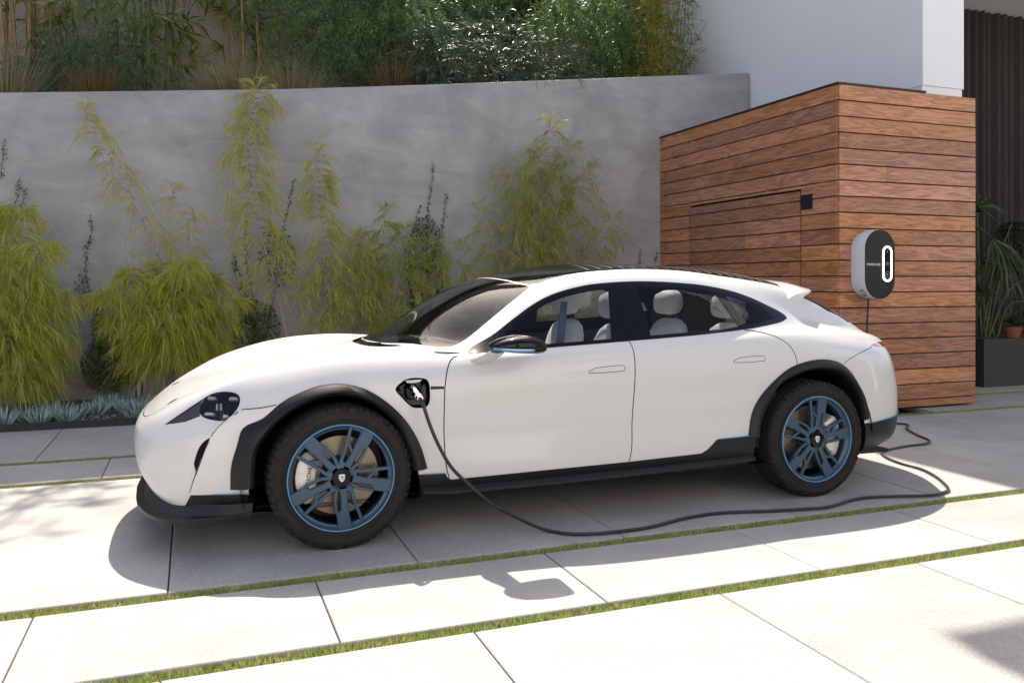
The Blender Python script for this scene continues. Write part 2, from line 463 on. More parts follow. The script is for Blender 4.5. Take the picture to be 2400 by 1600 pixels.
def map_side(x, z, lo=1.0, hi=9.0):
    """(x, z) on the flank -> surface parameters"""
    fu = float(np.clip(x2u(x), 0, NU - 1.001)); i = int(fu); a = fu - i
    col = GZ[i] * (1 - a) + GZ[i + 1] * a
    j0 = int(lo * VS); j1 = int(hi * VS)
    c = col[j0:j1 + 1]
    k = np.argmax(c >= z) if (c >= z).any() else len(c) - 1
    if k == 0: return fu, float(j0)
    f = (z - c[k - 1]) / max(c[k] - c[k - 1], 1e-9)
    return fu, j0 + k - 1 + float(np.clip(f, 0, 1))


def map_top(x, w, lo=5.0):
    fu = float(np.clip(x2u(x), 0, NU - 1.001)); i = int(fu); a = fu - i
    col = GW[i] * (1 - a) + GW[i + 1] * a
    j0 = int(lo * VS)
    c = col[j0:]
    k = np.argmax(c <= w) if (c <= w).any() else len(c) - 1
    if k == 0: return fu, float(j0)
    f = (c[k - 1] - w) / max(c[k - 1] - c[k], 1e-9)
    return fu, j0 + k - 1 + float(np.clip(f, 0, 1))


def surf_side(x, z, off=0.0, **kw):
    u, v = map_side(x, z, **kw)
    p = bil(GP, np.array([u]), np.array([v]))[0]; n = bil(GN, np.array([u]), np.array([v]))[0]
    return p + off * n / np.linalg.norm(n)


def surf_top(x, w, off=0.0):
    u, v = map_top(x, w)
    p = bil(GP, np.array([u]), np.array([v]))[0]; n = bil(GN, np.array([u]), np.array([v]))[0]
    return p + off * n / np.linalg.norm(n)


def resample(P, step, closed):
    P = np.asarray(P, float)
    if closed: P = np.vstack([P, P[:1]])
    out = []
    for a, b in zip(P[:-1], P[1:]):
        n = max(1, int(math.ceil(np.linalg.norm(b - a) / step)))
        for k in range(n): out.append(a + (b - a) * k / n)
    if not closed: out.append(P[-1])
    return np.array(out)


def ribbon(line, wid):
    """closed strip polygon of a given width about an open line"""
    P = np.asarray(line, float)
    T = np.gradient(P, axis=0); T /= np.linalg.norm(T, axis=1, keepdims=True)
    Nn = np.stack([-T[:, 1], T[:, 0]], 1)
    return np.vstack([P + Nn * wid / 2, (P - Nn * wid / 2)[::-1]])


def loop_ribbon(poly, wid):
    """two nested loops (outer, inner) about a closed line"""
    P = np.asarray(poly, float)
    T = np.roll(P, -1, 0) - np.roll(P, 1, 0); T /= np.linalg.norm(T, axis=1, keepdims=True)
    Nn = np.stack([-T[:, 1], T[:, 0]], 1)
    return P + Nn * wid / 2, P - Nn * wid / 2


def inpoly(pts, poly):
    x, y = pts[:, 0], pts[:, 1]
    inside = np.zeros(len(pts), bool)
    px, py = poly[:, 0], poly[:, 1]
    mask = (x >= px.min()) & (x <= px.max()) & (y >= py.min()) & (y <= py.max())
    if not mask.any(): return inside
    xs, ys = x[mask], y[mask]
    ins = np.zeros(len(xs), bool)
    j = len(poly) - 1
    for i in range(len(poly)):
        cond = (py[i] > ys) != (py[j] > ys)
        with np.errstate(divide='ignore', invalid='ignore'):
            xi = (px[j] - px[i]) * (ys - py[i]) / (py[j] - py[i]) + px[i]
        ins ^= cond & (xs < xi)
        j = i
    inside[mask] = ins
    return inside


REG = []                                   # (name, polygon in parameter space, holes)
US, VSC = 0.0088, 0.0085                   # parameter scales (about metres)


def add_region(name, poly, how, step=0.012, closed_spline=False, n=6):
    P = np.asarray(poly, float)
    if closed_spline: P = crspline(P, n, closed=True)
    P = resample(P, step, True)
    Q = np.array([how(a, b) for a, b in P]) * (US, VSC)
    keep = np.linalg.norm(Q - np.roll(Q, 1, 0), axis=1) > 1e-5
    REG.append((name, Q[keep]))
    return P


GAP = 0.0055
side = lambda a, b: map_side(a, b)
sideL = lambda a, b: map_side(a, b, hi=6.3)
top = lambda a, b: map_top(a, b)
# --- wheel arches (front, rear)
ARCH_F_IN = [(-.440,.18),(-.423,.332),(-.415,.424),(-.382,.509),(-.33,.585),(-.246,.659),(-.158,.707),(-.069,.733),(.019,.734),(.111,.711),(.205,.653),(.278,.573),(.345,.45),(.375,.355),(.39,.25),(.395,.18)]
ARCH_F_OUT = [(-.506,.32),(-.502,.428),(-.475,.53),(-.448,.606),(-.364,.646),(-.287,.709),(-.218,.748),(-.114,.784),(-.024,.794),(.068,.781),(.159,.74),(.253,.666),(.33,.578),(.387,.472),(.42,.36)]
ARCH_R_IN = [(2.36,.18),(2.375,.30),(2.385,.40),(2.413,.50),(2.468,.60),(2.549,.685),(2.637,.729),(2.739,.757),(2.846,.764),(2.95,.752),(3.03,.715),(3.10,.65),(3.15,.57),(3.185,.47),(3.205,.36),(3.21,.18)]
ARCH_R_OUT = [(2.335,.395),(2.356,.50),(2.394,.585),(2.457,.663),(2.550,.742),(2.633,.787),(2.748,.815),(2.854,.821),(2.961,.803),(3.055,.748),(3.135,.657),(3.19,.565),(3.225,.46)]
def ease(inner, outer, f):
    Q = crspline(outer, 10); out = []
    for p in inner:
        p = np.array(p)
        if p[1] > .40:
            q = Q[np.argmin(np.linalg.norm(Q - p, axis=1))]
            p = p + (q - p) * f * min(1, (p[1] - .40) / .15)
        out.append(tuple(p))
    return out
ARCH_F_IN = ease(ARCH_F_IN, ARCH_F_OUT, .36)
ARCH_R_IN = ease(ARCH_R_IN, ARCH_R_OUT, .30)
def arch_poly(c): return list(crspline(c, 4))
add_region('arch', arch_poly(ARCH_F_IN), sideL)
add_region('arch', arch_poly(ARCH_R_IN), sideL)
# --- glazing
DLO_TOP = [(.672,.912),(.715,.940),(.837,1.0),(.961,1.082),(1.085,1.160),(1.2,1.212),(1.335,1.249),(1.5,1.275),(1.78,1.288),(2.09,1.275),(2.27,1.254),(2.42,1.224),(2.54,1.187),(2.65,1.141),(2.735,1.103),(2.775,1.075)]
DLO_BOT = [(2.775,1.058),(2.70,1.037),(2.55,1.018),(2.40,1.003),(2.1,.980),(1.736,.961),(1.525,.951),(1.078,.929),(.80,.914),(.69,.905)]
DLO = np.vstack([crspline(DLO_TOP, 4), crspline(DLO_BOT, 4)])
def ztop(x): P = crspline(DLO_TOP, 6); return float(np.interp(x, P[:, 0], P[:, 1]))
def zbot(x): P = crspline(DLO_BOT, 6)[::-1]; return float(np.interp(x, P[:, 0], P[:, 1]))
def pane(xa_b, xa_t, xb_b, xb_t, mt=.030, mb=.020, n=16):
    tops = [(x, ztop(x) - mt) for x in np.linspace(xa_t, xb_t, n)]
    bots = [(x, zbot(x) + mb) for x in np.linspace(xb_b, xa_b, n)]
    return tops + bots
FP = pane(.80, .885, 1.50, 1.555)
RP = pane(1.745, 1.735, 2.365, 2.270)
QP = pane(2.425, 2.330, 2.665, 2.60, mt=.034, mb=.024)
add_region('pane_front', FP, side); add_region('pane_rear', RP, side); add_region('pane_quarter', QP, side)
add_region('window_frame', DLO, side)
WSB = [(.292,0),(.30,.10),(.325,.22),(.37,.35),(.43,.46),(.50,.56),(.575,.635),(.635,.665)]
WST = [(.70,.658),(.816,.640),(.90,.628),(.972,.616),(1.05,.600),(1.115,.575),(1.125,.54),(1.09,.42),(1.055,.25),(1.042,.10),(1.04,0)]
WS = list(crspline(WSB, 4)) + list(crspline(WST, 4))
add_region('windscreen', WS, top)
ROOF = [(1.05,0),(1.052,.10),(1.065,.25),(1.10,.42),(1.135,.535),(1.18,.572),(1.26,.570),(1.5,.560),(1.83,.556),(2.1,.553),(2.4,.548),(2.65,.540),(2.85,.53),(2.98,.52),(2.99,.30),(2.995,0)]
add_region('roof_panel', ROOF, top)
RGL = [(3.22,0),(3.21,.30),(3.10,.50),(3.02,.600),(3.2,.612),(3.40,.578),(3.55,.49),(3.62,.36),(3.655,.2),(3.665,0)]
add_region('rear_screen', RGL, top)
add_region('cowl', [(.235,0),(.242,.14),(.268,.26),(.31,.36),(.355,.435),(.42,.50),(.385,.42),(.355,.36),(.318,.225),(.288,.10),(.285,0)], top)
# --- lamps, port and openings
HL = [(-.632,.655),(-.636,.690),(-.614,.728),(-.578,.750),(-.53,.760),(-.485,.757),(-.461,.740),(-.466,.700),(-.500,.655),(-.535,.634),(-.595,.638)]
HLmap = sideL
HLP = add_region('lamp', HL, HLmap, closed_spline=True)
add_region('lamp_trail', [(-.795,.600),(-.74,.642),(-.68,.686),(-.615,.731),(-.60,.744),(-.628,.715),(-.638,.685),(-.636,.650),(-.70,.622)], sideL)
PORT = [(.262,.757),(.300,.792),(.345,.806),(.408,.803),(.432,.785),(.437,.74),(.434,.69),(.418,.664),(.37,.660),(.335,.672),(.295,.712)]
PORTP = add_region('port', PORT, sideL, closed_spline=True)
add_region('slot_trim', [(.441,.763),(.510,.760),(.510,.747),(.441,.748)], sideL)
CURT = [(-.585,.556),(-.615,.545),(-.642,.51),(-.660,.455),(-.662,.43),(-.648,.385),(-.634,.42),(-.61,.49)]
add_region('curtain', CURT, sideL, closed_spline=True)
add_region('tail_lamp', [(3.35,.886),(3.50,.893),(3.62,.885),(3.74,.868),(3.84,.83),(3.90,.78),(3.89,.755),(3.80,.800),(3.70,.838),(3.58,.862),(3.46,.873)], lambda a, b: map_side(a, b, lo=3.5, hi=9))
# --- panel gaps, plus dark lines put in for the shaded blade edge
DF = [(.610,.900),(.585,.895),(.558,.873),(.535,.832),(.520,.78),(.513,.73),(.511,.60),(.513,.47),(.520,.365),(.537,.296)]
DFc = crspline(DF, 5)
DB = [(1.600,.954),(1.597,.85),(1.592,.749),(1.587,.556),(1.579,.412),(1.560,.306)]
DBc = crspline(DB, 5)
DR = [(2.385,1.0),(2.47,.988),(2.56,.962),(2.618,.925),(2.648,.88),(2.662,.82),(2.664,.775)]
DRc = crspline(DR, 5)
for g in (DFc, DBc, DRc):
    add_region('gap', ribbon(g, GAP), side)
HOODL = crspline([(-.905,0),(-.895,.20),(-.865,.36),(-.83,.44),(-.79,.49),(-.70,.545),(-.60,.592),(-.50,.632),(-.40,.668)], 5)
add_region('gap', ribbon(crspline([(-.918,0.0),(-.912,.16),(-.893,.29),(-.86,.39),(-.825,.455),(-.795,.505)], 5), GAP * .8), top)
add_region('gap', ribbon(crspline([(-.455,.685),(-.38,.692),(-.33,.700),(-.30,.706)], 4), GAP * .8), sideL)
add_region('gap', ribbon(crspline([(3.02,.79),(3.07,.815),(3.15,.838),(3.25,.858),(3.36,.875)], 4), GAP * .7), sideL)
add_region('gap', ribbon(crspline([(-.470,.676),(-.508,.640),(-.555,.598),(-.583,.563)], 5), .005), sideL)  # no joint: dark line put in for the blade's shaded upper edge
add_region('gap', ribbon(crspline([(-.642,.412),(-.656,.365),(-.672,.312)], 4), .004), sideL)  # likewise drawn dark for the shaded lower edge of the blade
for hx, hz in ((1.318, .797), (2.232, .822)):
    H_ = [(hx, hz), (hx + .02, hz + .016), (hx + .06, hz + .026), (hx + .19, hz + .033), (hx + .212, hz + .026), (hx + .212, hz + .006), (hx + .19, hz + .002), (hx + .10, hz - .002)]
    hc = crspline(H_, 4, closed=True)
    for k in range(0, len(hc)):
        pass
    o_, i_ = loop_ribbon(hc, 0.0032)
    h2 = len(hc) // 2
    for sl in (list(range(0, h2 + 1)), list(range(h2, len(hc))) + [0]):
        add_region('gap', np.vstack([o_[sl], i_[sl][::-1]]), sideL)
# --- dark lower body
LOWF = [(-.962,.30),(-.93,.318),(-.905,.300),(-.875,.262),(-.84,.20),(-.80,.14),(-.80,.10),(-.962,.10)]
# sills: black below the doors, stepping up behind each wheel
SILL = [(.36,.330),(.515,.325),(.530,.300),(.548,.290),(1.0,.296),(1.556,.303),(2.02,.315),(2.06,.335),(2.125,.388),(2.42,.398),(2.42,.10),(.36,.10)]
add_region('sill', SILL, sideL)
add_region('front_corner', [(-.70,.235),(-.672,.298),(-.41,.298),(-.41,.10),(-.75,.10)], sideL)
add_region('valance', [(3.19,.412),(3.40,.418),(3.57,.42),(3.72,.425),(3.83,.43),(3.9,.437),(3.972,.45),(3.972,.10),(3.19,.10)], sideL)
BL = [(-.455,.668),(-.508,.640),(-.555,.598),(-.583,.563),(-.612,.49),(-.648,.398),(-.676,.300)]
BLc = crspline(BL, 5)
add_region('blade', np.vstack([BLc, [(-.41,.298),(-.41,.45),(-.37,.55),(-.29,.64),(-.29,.694)], [(-.36,.688),(-.44,.679)]]), sideL)
# --- painted panels
FD = np.vstack([DFc, [(.537,.296),(1.0,.300),(1.560,.306)], DBc[::-1], [(1.525,.940),(1.078,.918),(.80,.903),(.69,.894)]])
FDD = np.vstack([DFc, [(1.0,.280),(1.560,.29)], DBc[::-1], [(1.60,.97),(1.525,.956),(1.078,.936),(.80,.92),(.69,.91),(.66,.905)]])
add_region('front_door', FDD, side)
RD = np.vstack([DBc, [(1.56,.29),(2.0,.30),(2.30,.37),(2.42,.42),(2.50,.58),(2.58,.72),(2.664,.775)], DRc[::-1], [(2.385,1.01),(2.1,.985),(1.736,.966),(1.60,.96)]])
add_region('rear_door', RD, side)
# 4 surface points grid + constraint edges -> one triangulation, split by region
gi = np.unique(np.concatenate([np.arange(0, NU, 3), [NU - 1]]))
gj = np.unique(np.concatenate([np.arange(0, NV, 2), [NV - 1]]))
A_, B_ = np.meshgrid(gi, gj, indexing='ij')
pts = np.stack([A_.ravel() * US, B_.ravel() * VSC], 1)
# drop grid points too close to a constraint line
cl = np.vstack([q for _, q in REG])
cell = 0.012
from collections import defaultdict
hsh = defaultdict(list)
for k, q in enumerate(cl): hsh[(int(q[0] / cell), int(q[1] / cell))].append(k)
keep = np.ones(len(pts), bool)
edge_pt = (A_.ravel() == 0) | (A_.ravel() == NU - 1) | (B_.ravel() == 0) | (B_.ravel() == NV - 1)
for k, q in enumerate(pts):
    if edge_pt[k]: continue
    cx_, cy_ = int(q[0] / cell), int(q[1] / cell)
    for ax in (-1, 0, 1):
        for ay in (-1, 0, 1):
            for m_ in hsh.get((cx_ + ax, cy_ + ay), ()):
                if (cl[m_][0] - q[0]) ** 2 + (cl[m_][1] - q[1]) ** 2 < 2.0e-5: keep[k] = False
pts = pts[keep]
allp = [tuple(p) for p in pts]
edges = []
for nm, q in REG:
    b0 = len(allp)
    allp += [tuple(p) for p in q]
    edges += [(b0 + i, b0 + (i + 1) % len(q)) for i in range(len(q))]
res = delaunay_2d_cdt([Vector(p) for p in allp], edges, [], 0, 1e-6)
TV = np.array([(v.x, v.y) for v in res[0]])
TF = np.array([f for f in res[2] if len(f) == 3])
cen = TV[TF].mean(1)
lab = np.full(len(TF), 'body', dtype=object)
done = np.zeros(len(TF), bool)
for nm, q in REG:
    ins = inpoly(cen, q) & ~done
    lab[ins] = nm; done |= ins
SP = bil(GP, TV[:, 0] / US, TV[:, 1] / VSC)
SN = bil(GN, TV[:, 0] / US, TV[:, 1] / VSC)
SN /= np.maximum(np.linalg.norm(SN, axis=1, keepdims=True), 1e-9)
# orientation: faces should look outwards
e1 = SP[TF[:, 1]] - SP[TF[:, 0]]; e2 = SP[TF[:, 2]] - SP[TF[:, 0]]
flip = np.einsum('ij,ij->i', np.cross(e1, e2), SN[TF].mean(1)) < 0
TF[flip] = TF[flip][:, ::-1]
area_ok = np.linalg.norm(np.cross(e1, e2), axis=1) > 1e-10


def body_piece(name, labels, mat, parent, sides=(1,), off=0.0, flipn=False):
    sel = np.isin(lab, list(labels)) & area_ok
    T = TF[sel]
    if len(T) == 0:
        print('EMPTY', name); return None
    used, inv = np.unique(T, return_inverse=True)
    P = SP[used] + SN[used] * off; N_ = SN[used]
    T = inv.reshape(T.shape)
    Vs, Ns, Ts = [], [], []
    n0 = 0
    for s in sides:
        m_ = np.array([1, s, 1.0])
        Vs.append(P * m_); Ns.append(N_ * m_)
        Ts.append((T if s == 1 else T[:, ::-1]) + n0); n0 += len(P)
    V = np.concatenate(Vs); Nn = np.concatenate(Ns); T = np.concatenate(Ts)
    if flipn: T = T[:, ::-1]; Nn = -Nn
    me = mesh_np(name, V, T, smooth=True)
    me.normals_split_custom_set_from_vertices([tuple(n) for n in Nn])
    return link(name, me, mat, parent)


BOTH = (1, -1)
body_piece('body_shell', ['body'], M['paint'], CAR, BOTH)
liner_labels = ['body', 'front_door', 'rear_door', 'gap', 'sill', 'front_corner', 'valance', 'window_frame', 'curtain', 'lamp_trail', 'slot_trim', 'cowl', 'tail_lamp', 'blade']
body_piece('inner_lining', liner_labels, M['liner'], CAR, BOTH, off=-0.014)
for s, nm in ((1, ''), (-1, '')):
    d = body_piece('front_door', ['front_door'], M['paint'], CAR, (s,))
    d = body_piece('rear_door', ['rear_door'], M['paint'], CAR, (s,))
    body_piece('window_frame', ['window_frame'], M['gloss_black'], CAR, (s,))
    body_piece('door_glass', ['pane_front'], M['side_glass'], CAR, (s,))
    body_piece('rear_door_glass', ['pane_rear'], M['side_glass'], CAR, (s,))
    body_piece('quarter_glass', ['pane_quarter'], M['side_glass'], CAR, (s,))
    body_piece('side_sill', ['sill'], M['cladding'], CAR, (s,), off=0.004)
    body_piece('bumper_corner', ['front_corner'], M['cladding'], CAR, (s,), off=0.004)
    body_piece('air_intake', ['curtain'], M['liner'], CAR, (s,), off=-0.004)
    body_piece('lamp_surround', ['lamp_trail'], M['lamp_trim'], CAR, (s,), off=-0.004)
    body_piece('slot_trim', ['slot_trim'], M['gloss_black'], CAR, (s,), off=0.002)
body_piece('windscreen', ['windscreen'], M['wind_glass'], CAR, BOTH)
body_piece('roof_panel', ['roof_panel'], M['roof_glass'], CAR, BOTH)
body_piece('rear_screen', ['rear_screen'], M['rear_glass'], CAR, BOTH)
body_piece('cowl', ['cowl'], M['gloss_black'], CAR, BOTH, off=-0.008)
body_piece('rear_valance', ['valance'], M['cladding'], CAR, BOTH, off=0.004)
for s in BOTH: body_piece('tail_lamp', ['tail_lamp'], M['red_lens'], CAR, (s,), off=0.002)


# raised leading blade of the front wing, fading back into the wheel arch
sel = lab == 'blade'
T = TF[sel]; used, inv = np.unique(T, return_inverse=True); T = inv.reshape(T.shape)
Pb = SP[used].copy(); Nb = SN[used].copy()
xb = np.interp(Pb[:, 2], BLc[::-1, 1], BLc[::-1, 0])
fade = np.clip(1 - (Pb[:, 0] - xb) / .16, 0, 1); fade = fade * fade * (3 - 2 * fade)
Pb += Nb * (.001 + .020 * fade)[:, None]
Nb = unit_rows = Nb + np.array([-1, 0, 0]) * (-.10 * (fade > 0) * (fade < 1))[:, None]
Nb /= np.linalg.norm(Nb, axis=1, keepdims=True)
for s in (1, -1):
    m_ = np.array([1, s, 1.0])
    me = mesh_np('wing_blade', Pb * m_, T if s == 1 else T[:, ::-1], smooth=True)
    me.normals_split_custom_set_from_vertices([tuple(n) for n in Nb * m_])
    wb = link('wing_blade', me, M['paint'], CAR)
    V, Fs = [], []
    for q in resample(BLc, .01, False):
        p1 = surf_side(q[0], q[1], .021, hi=6.3); p2 = surf_side(q[0], q[1], -.006, hi=6.3)
        V += [p1 * m_, p2 * m_]
    n = len(V) // 2
    a = Acc(); a.add(V, [(2 * i, 2 * i + 1, 2 * i + 3, 2 * i + 2) for i in range(n - 1)])
    link('blade_edge', a.mesh('blade_edge', smooth=True), M['paint'], wb)


def flare(outer, inner, n, w_in, name, s):
    """wheel-arch cladding: a swept strip from the body out to the lip and back into the well"""
    def par(c):
        P = crspline(c, 8)
        L_ = np.concatenate([[0], np.cumsum(np.linalg.norm(np.diff(P, axis=0), axis=1))])
        t = np.linspace(0, L_[-1], n)
        return np.stack([np.interp(t, L_, P[:, 0]), np.interp(t, L_, P[:, 1])], 1)
    O, I = par(outer), par(inner)
    V, Fs = [], []
    for k in range(n):
        o = O[k]; i = I[k]
        so = surf_side(o[0], o[1], hi=6.3); si = surf_side(i[0], i[1], hi=6.3)
        d = (i - o); d = d / np.linalg.norm(d)
        wi = max(-si[1] + .018, w_in)
        wo = -so[1]
        m1 = o + d * .008
        l2 = i + d * .010
        ring = [(o[0], -(wo - .010), o[1]), (o[0], -(wo + .010), o[1]), (m1[0], -(wo + .018), m1[1]),
                (o[0] * .35 + i[0] * .65, -(wo * .35 + wi * .65 + .012), o[1] * .35 + i[1] * .65),
                (i[0], -wi, i[1]), (l2[0], -(wi - .006), l2[1]), (i[0] + d[0] * .024, -(wi - .030), i[1] + d[1] * .024), (i[0] + d[0] * .026, -(wi - .16), i[1] + d[1] * .026)]
        V += [(p[0], p[1] * s, p[2]) for p in ring]
    m = 8
    for k in range(n - 1):
        for j in range(m - 1):
            Fs.append((k * m + j, k * m + j + 1, (k + 1) * m + j + 1, (k + 1) * m + j))
    Fs.append(tuple(range(m))); Fs.append(tuple((n - 1) * m + j for j in range(m))[::-1])
    a = Acc(); a.add(V, Fs)
    me = a.mesh(name, smooth=True, auto=35)
    return link(name, me, M['cladding'], CAR)


AF_IN2 = [p for p in ARCH_F_IN if p[1] > .31]
AR_IN2 = [(2.383, .385)] + [p for p in ARCH_R_IN if p[1] > .395 and p[0] < 3.19] + [(3.192, .445)]
for s in BOTH:
    flare(ARCH_F_OUT, AF_IN2, 60, .975, 'arch_cladding', s)
    flare(ARCH_R_OUT, AR_IN2, 60, .985, 'arch_cladding', s)
# wheel wells
for cx_, r_ in ((-.01, .455), (RA - .015, .455)):
    for s in BOTH:
        a = Acc()
        prof = []
        n = 28
        V, Fs = [], []
        for k in range(n):
            t = math.radians(2 + 193 * k / (n - 1))
            for w_ in (.945, .55):
                V.append((cx_ + r_ * math.cos(t), -w_ * s, .345 + r_ * .95 * math.sin(t)))
        for k in range(n - 1): Fs.append((2 * k, 2 * k + 1, 2 * k + 3, 2 * k + 2))
        Fs.append(tuple(2 * k + 1 for k in range(n)))
        a.add(V, Fs)
        link('wheel_well', a.mesh('wheel_well', smooth=False), M['liner'], CAR)

# ---- headlamps: dark bowl behind a clear lens, four bright light bars
for s in BOTH:
    C0 = np.array([HLP[:, 0].mean(), HLP[:, 1].mean()])
    ring = HLP[::2]
    outer = [surf_side(p[0], p[1], .001, hi=6.3) for p in ring]
    mid = [surf_side(*(C0 + (p - C0) * .97), -.020, hi=6.3) for p in ring]
    inn = [surf_side(*(C0 + (p - C0) * .75), -.055, hi=6.3) for p in ring]
    n = len(ring)
    a = Acc()
    V = [tuple(p) for p in outer + mid + inn]
    Fs = [(i, (i + 1) % n, n + (i + 1) % n, n + i) for i in range(n)] + [(n + i, n + (i + 1) % n, 2 * n + (i + 1) % n, 2 * n + i) for i in range(n)] + [tuple(2 * n + i for i in range(n))]
    V = [(x, y * s, z) for x, y, z in V]
    a.add(V, Fs)
    hl = link('headlamp', a.mesh('headlamp', smooth=True, auto=40), M['gloss_black'], CAR)
    a = Acc()
    rings = []
    V = []
    for f in (1.0, .8, .55, .28):
        V += [surf_side(*(C0 + (p - C0) * f), .004 + .012 * (1 - f), hi=6.3) for p in ring]
    V.append(surf_side(*C0, .016, hi=6.3))
    Fs = []
    for r in range(3):
        Fs += [(r * n + i, r * n + (i + 1) % n, (r + 1) * n + (i + 1) % n, (r + 1) * n + i) for i in range(n)]
    Fs += [(3 * n + i, 3 * n + (i + 1) % n, 4 * n) for i in range(n)]
    V = [(p[0], p[1] * s, p[2]) for p in V]
    a.add(V, Fs)
    link('lens', a.mesh('lens', smooth=True), M['lens'], hl)
    for bx, bz, k_ in ((-.588, .732, .8), (-.492, .733, .9), (-.600, .662, 1.0), (-.528, .655, .5)):
        q = [(bx - .022 * k_, bz - .005), (bx + .018 * k_, bz - .004), (bx + .022 * k_, bz + .006), (bx - .014 * k_, bz + .007)]
        V = [surf_side(a_, b_, o_, hi=6.3) for o_ in (-.004, -.022) for a_, b_ in q]
        V = [(p[0], p[1] * s, p[2]) for p in V]
        a = Acc(); a.add(V, [(0, 1, 2, 3), (4, 7, 6, 5), (0, 4, 5, 1), (1, 5, 6, 2), (2, 6, 7, 3), (3, 7, 4, 0)])
        link('light_bar', a.mesh('light_bar'), M['led'], hl)
    for bx in (-.565, -.548):
        V = [surf_side(a_, b_, o_, hi=6.3) for o_ in (-.006, -.016) for a_, b_ in ((bx - .004, .680), (bx + .003, .680), (bx + .004, .710), (bx - .003, .710))]
        V = [(p[0], p[1] * s, p[2]) for p in V]
        a = Acc(); a.add(V, [(0, 1, 2, 3), (4, 7, 6, 5), (0, 4, 5, 1), (1, 5, 6, 2), (2, 6, 7, 3), (3, 7, 4, 0)])
        link('reflector', a.mesh('reflector'), M['caliper'], hl)

# ---- charge port (near side) and its plain flap on the far side
C0 = PORTP.mean(0)
ring = PORTP[::2]; n = len(ring)
lay = [(1.0, .001), (.97, -.012), (.90, -.050), (.45, -.058)]
V = []
for f, o_ in lay: V += [surf_side(*(C0 + (p - C0) * f), o_, hi=6.3) for p in ring]
Fs = []
for r in range(3): Fs += [(r * n + i, r * n + (i + 1) % n, (r + 1) * n + (i + 1) % n, (r + 1) * n + i) for i in range(n)]
Fs.append(tuple(3 * n + i for i in range(n)))
a = Acc(); a.add(V, Fs)
port = link('charge_port', a.mesh('charge_port', smooth=True, auto=40), M['gloss_black'], CAR)
a = Acc(); a.add([(p[0], -p[1], p[2]) for p in V[:n]], [tuple(range(n))])
link('charge_flap', a.mesh('charge_flap'), M['paint'], CAR)
# raised flap tucked into the top of the opening
FL = [(.318, .797), (.402, .800), (.388, .788), (.355, .784), (.325, .787)]
V = [surf_side(p[0], p[1], o_, hi=6.3) for o_ in (-.004, -.010) for p in FL]
a = Acc(); a.add(V, [tuple(range(5)), tuple(range(9, 4, -1))] + [(i, (i + 1) % 5, 5 + (i + 1) % 5, 5 + i) for i in range(5)])
link('port_flap', a.mesh('port_flap'), M['paint'], port)
# socket collar
pc = surf_side(.368, .742, -.05, hi=6.3)
a = Acc(); a.lathe([(.040, 0), (.040, -.012), (.030, -.014), (.028, 0)], 24, 'y', tuple(pc), closed=True)
link('socket', a.mesh('socket', smooth=True, auto=40), M['black_plastic'], port)

# ---- bright blue accent lines
def accent(pts, s, off, r=.0028):
    P = [surf_side(x, z, off, hi=6.3) for x, z in resample(pts, .05, False)]
    P = [(p[0], p[1] * s, p[2]) for p in P]
    a = Acc(); a.tube(P, r, 6)
    link('blue_accent', a.mesh('blue_accent', smooth=True), M['blue_accent'], CAR)
for s in BOTH:
    accent([(-.668, .299), (-.42, .299)], s, .006)
    accent([(.40, .331), (.512, .327)], s, .006)
    accent([(2.145, .389), (2.37, .396)], s, .006)
    accent([(3.235, .414), (3.40, .420), (3.57, .424), (3.72, .43), (3.82, .433)], s, .006)

# ---- front splitter and dark lower grille
def plan_pts(zz, off, x_end, n=26):
    """outline of the nose in plan at height zz, from the centre line to x_end"""
    xs = [-.945, -.93, -.90, -.86, -.80, -.73, -.65, -.56, -.48, x_end]
    ws = [0.0, .30, .47, .60, .715, .795, .855, .90, .93, .945]
    P = crspline(np.stack([xs, ws], 1), 4)
    return [(x - off * .7, w + off) for x, w in P]
half = plan_pts(.16, .012, -.405)
rows = []
prof = [(0, .235), (.0, .150), (-.004, .140), (-.10, .138)]
V, Fs = [], []
full = [(x, -w) for x, w in half[::-1]] + [(x, w) for x, w in half[1:]]
def lift(x): return .06 * max(0, (x + .80)) / .4
secs = []
for x, y in full:
    cx_ = -.2
    dx, dy = (cx_ - x), -y
    L_ = math.hypot(dx, dy); dx /= L_; dy /= L_
    up = lift(x)
    lip = .020 * (1 - min(1, max(0, (x + .80) / .25)))
    secs.append([(x + .12 * dx, y + .12 * dy, .262 + up * .2), (x + (.030 + 2.4 * lip) * dx, y + (.030 + 2.4 * lip) * dy, .245 + up * .2), (x + (.010 + 1.6 * lip) * dx, y + (.010 + 1.6 * lip) * dy, .185 + up * .6), (x, y, .170 + up), (x + .003 * dx, y + .003 * dy, .150 + up), (x + .25 * dx, y + .25 * dy, .150 + up)])
m = len(secs[0])
for sct in secs: V += sct
for k in range(len(secs) - 1):
    for j in range(m - 1): Fs.append((k * m + j, (k + 1) * m + j, (k + 1) * m + j + 1, k * m + j + 1))
a = Acc(); a.add(V, Fs)
link('front_splitter', a.mesh('front_splitter', smooth=True, auto=30), M['black_plastic'], CAR)
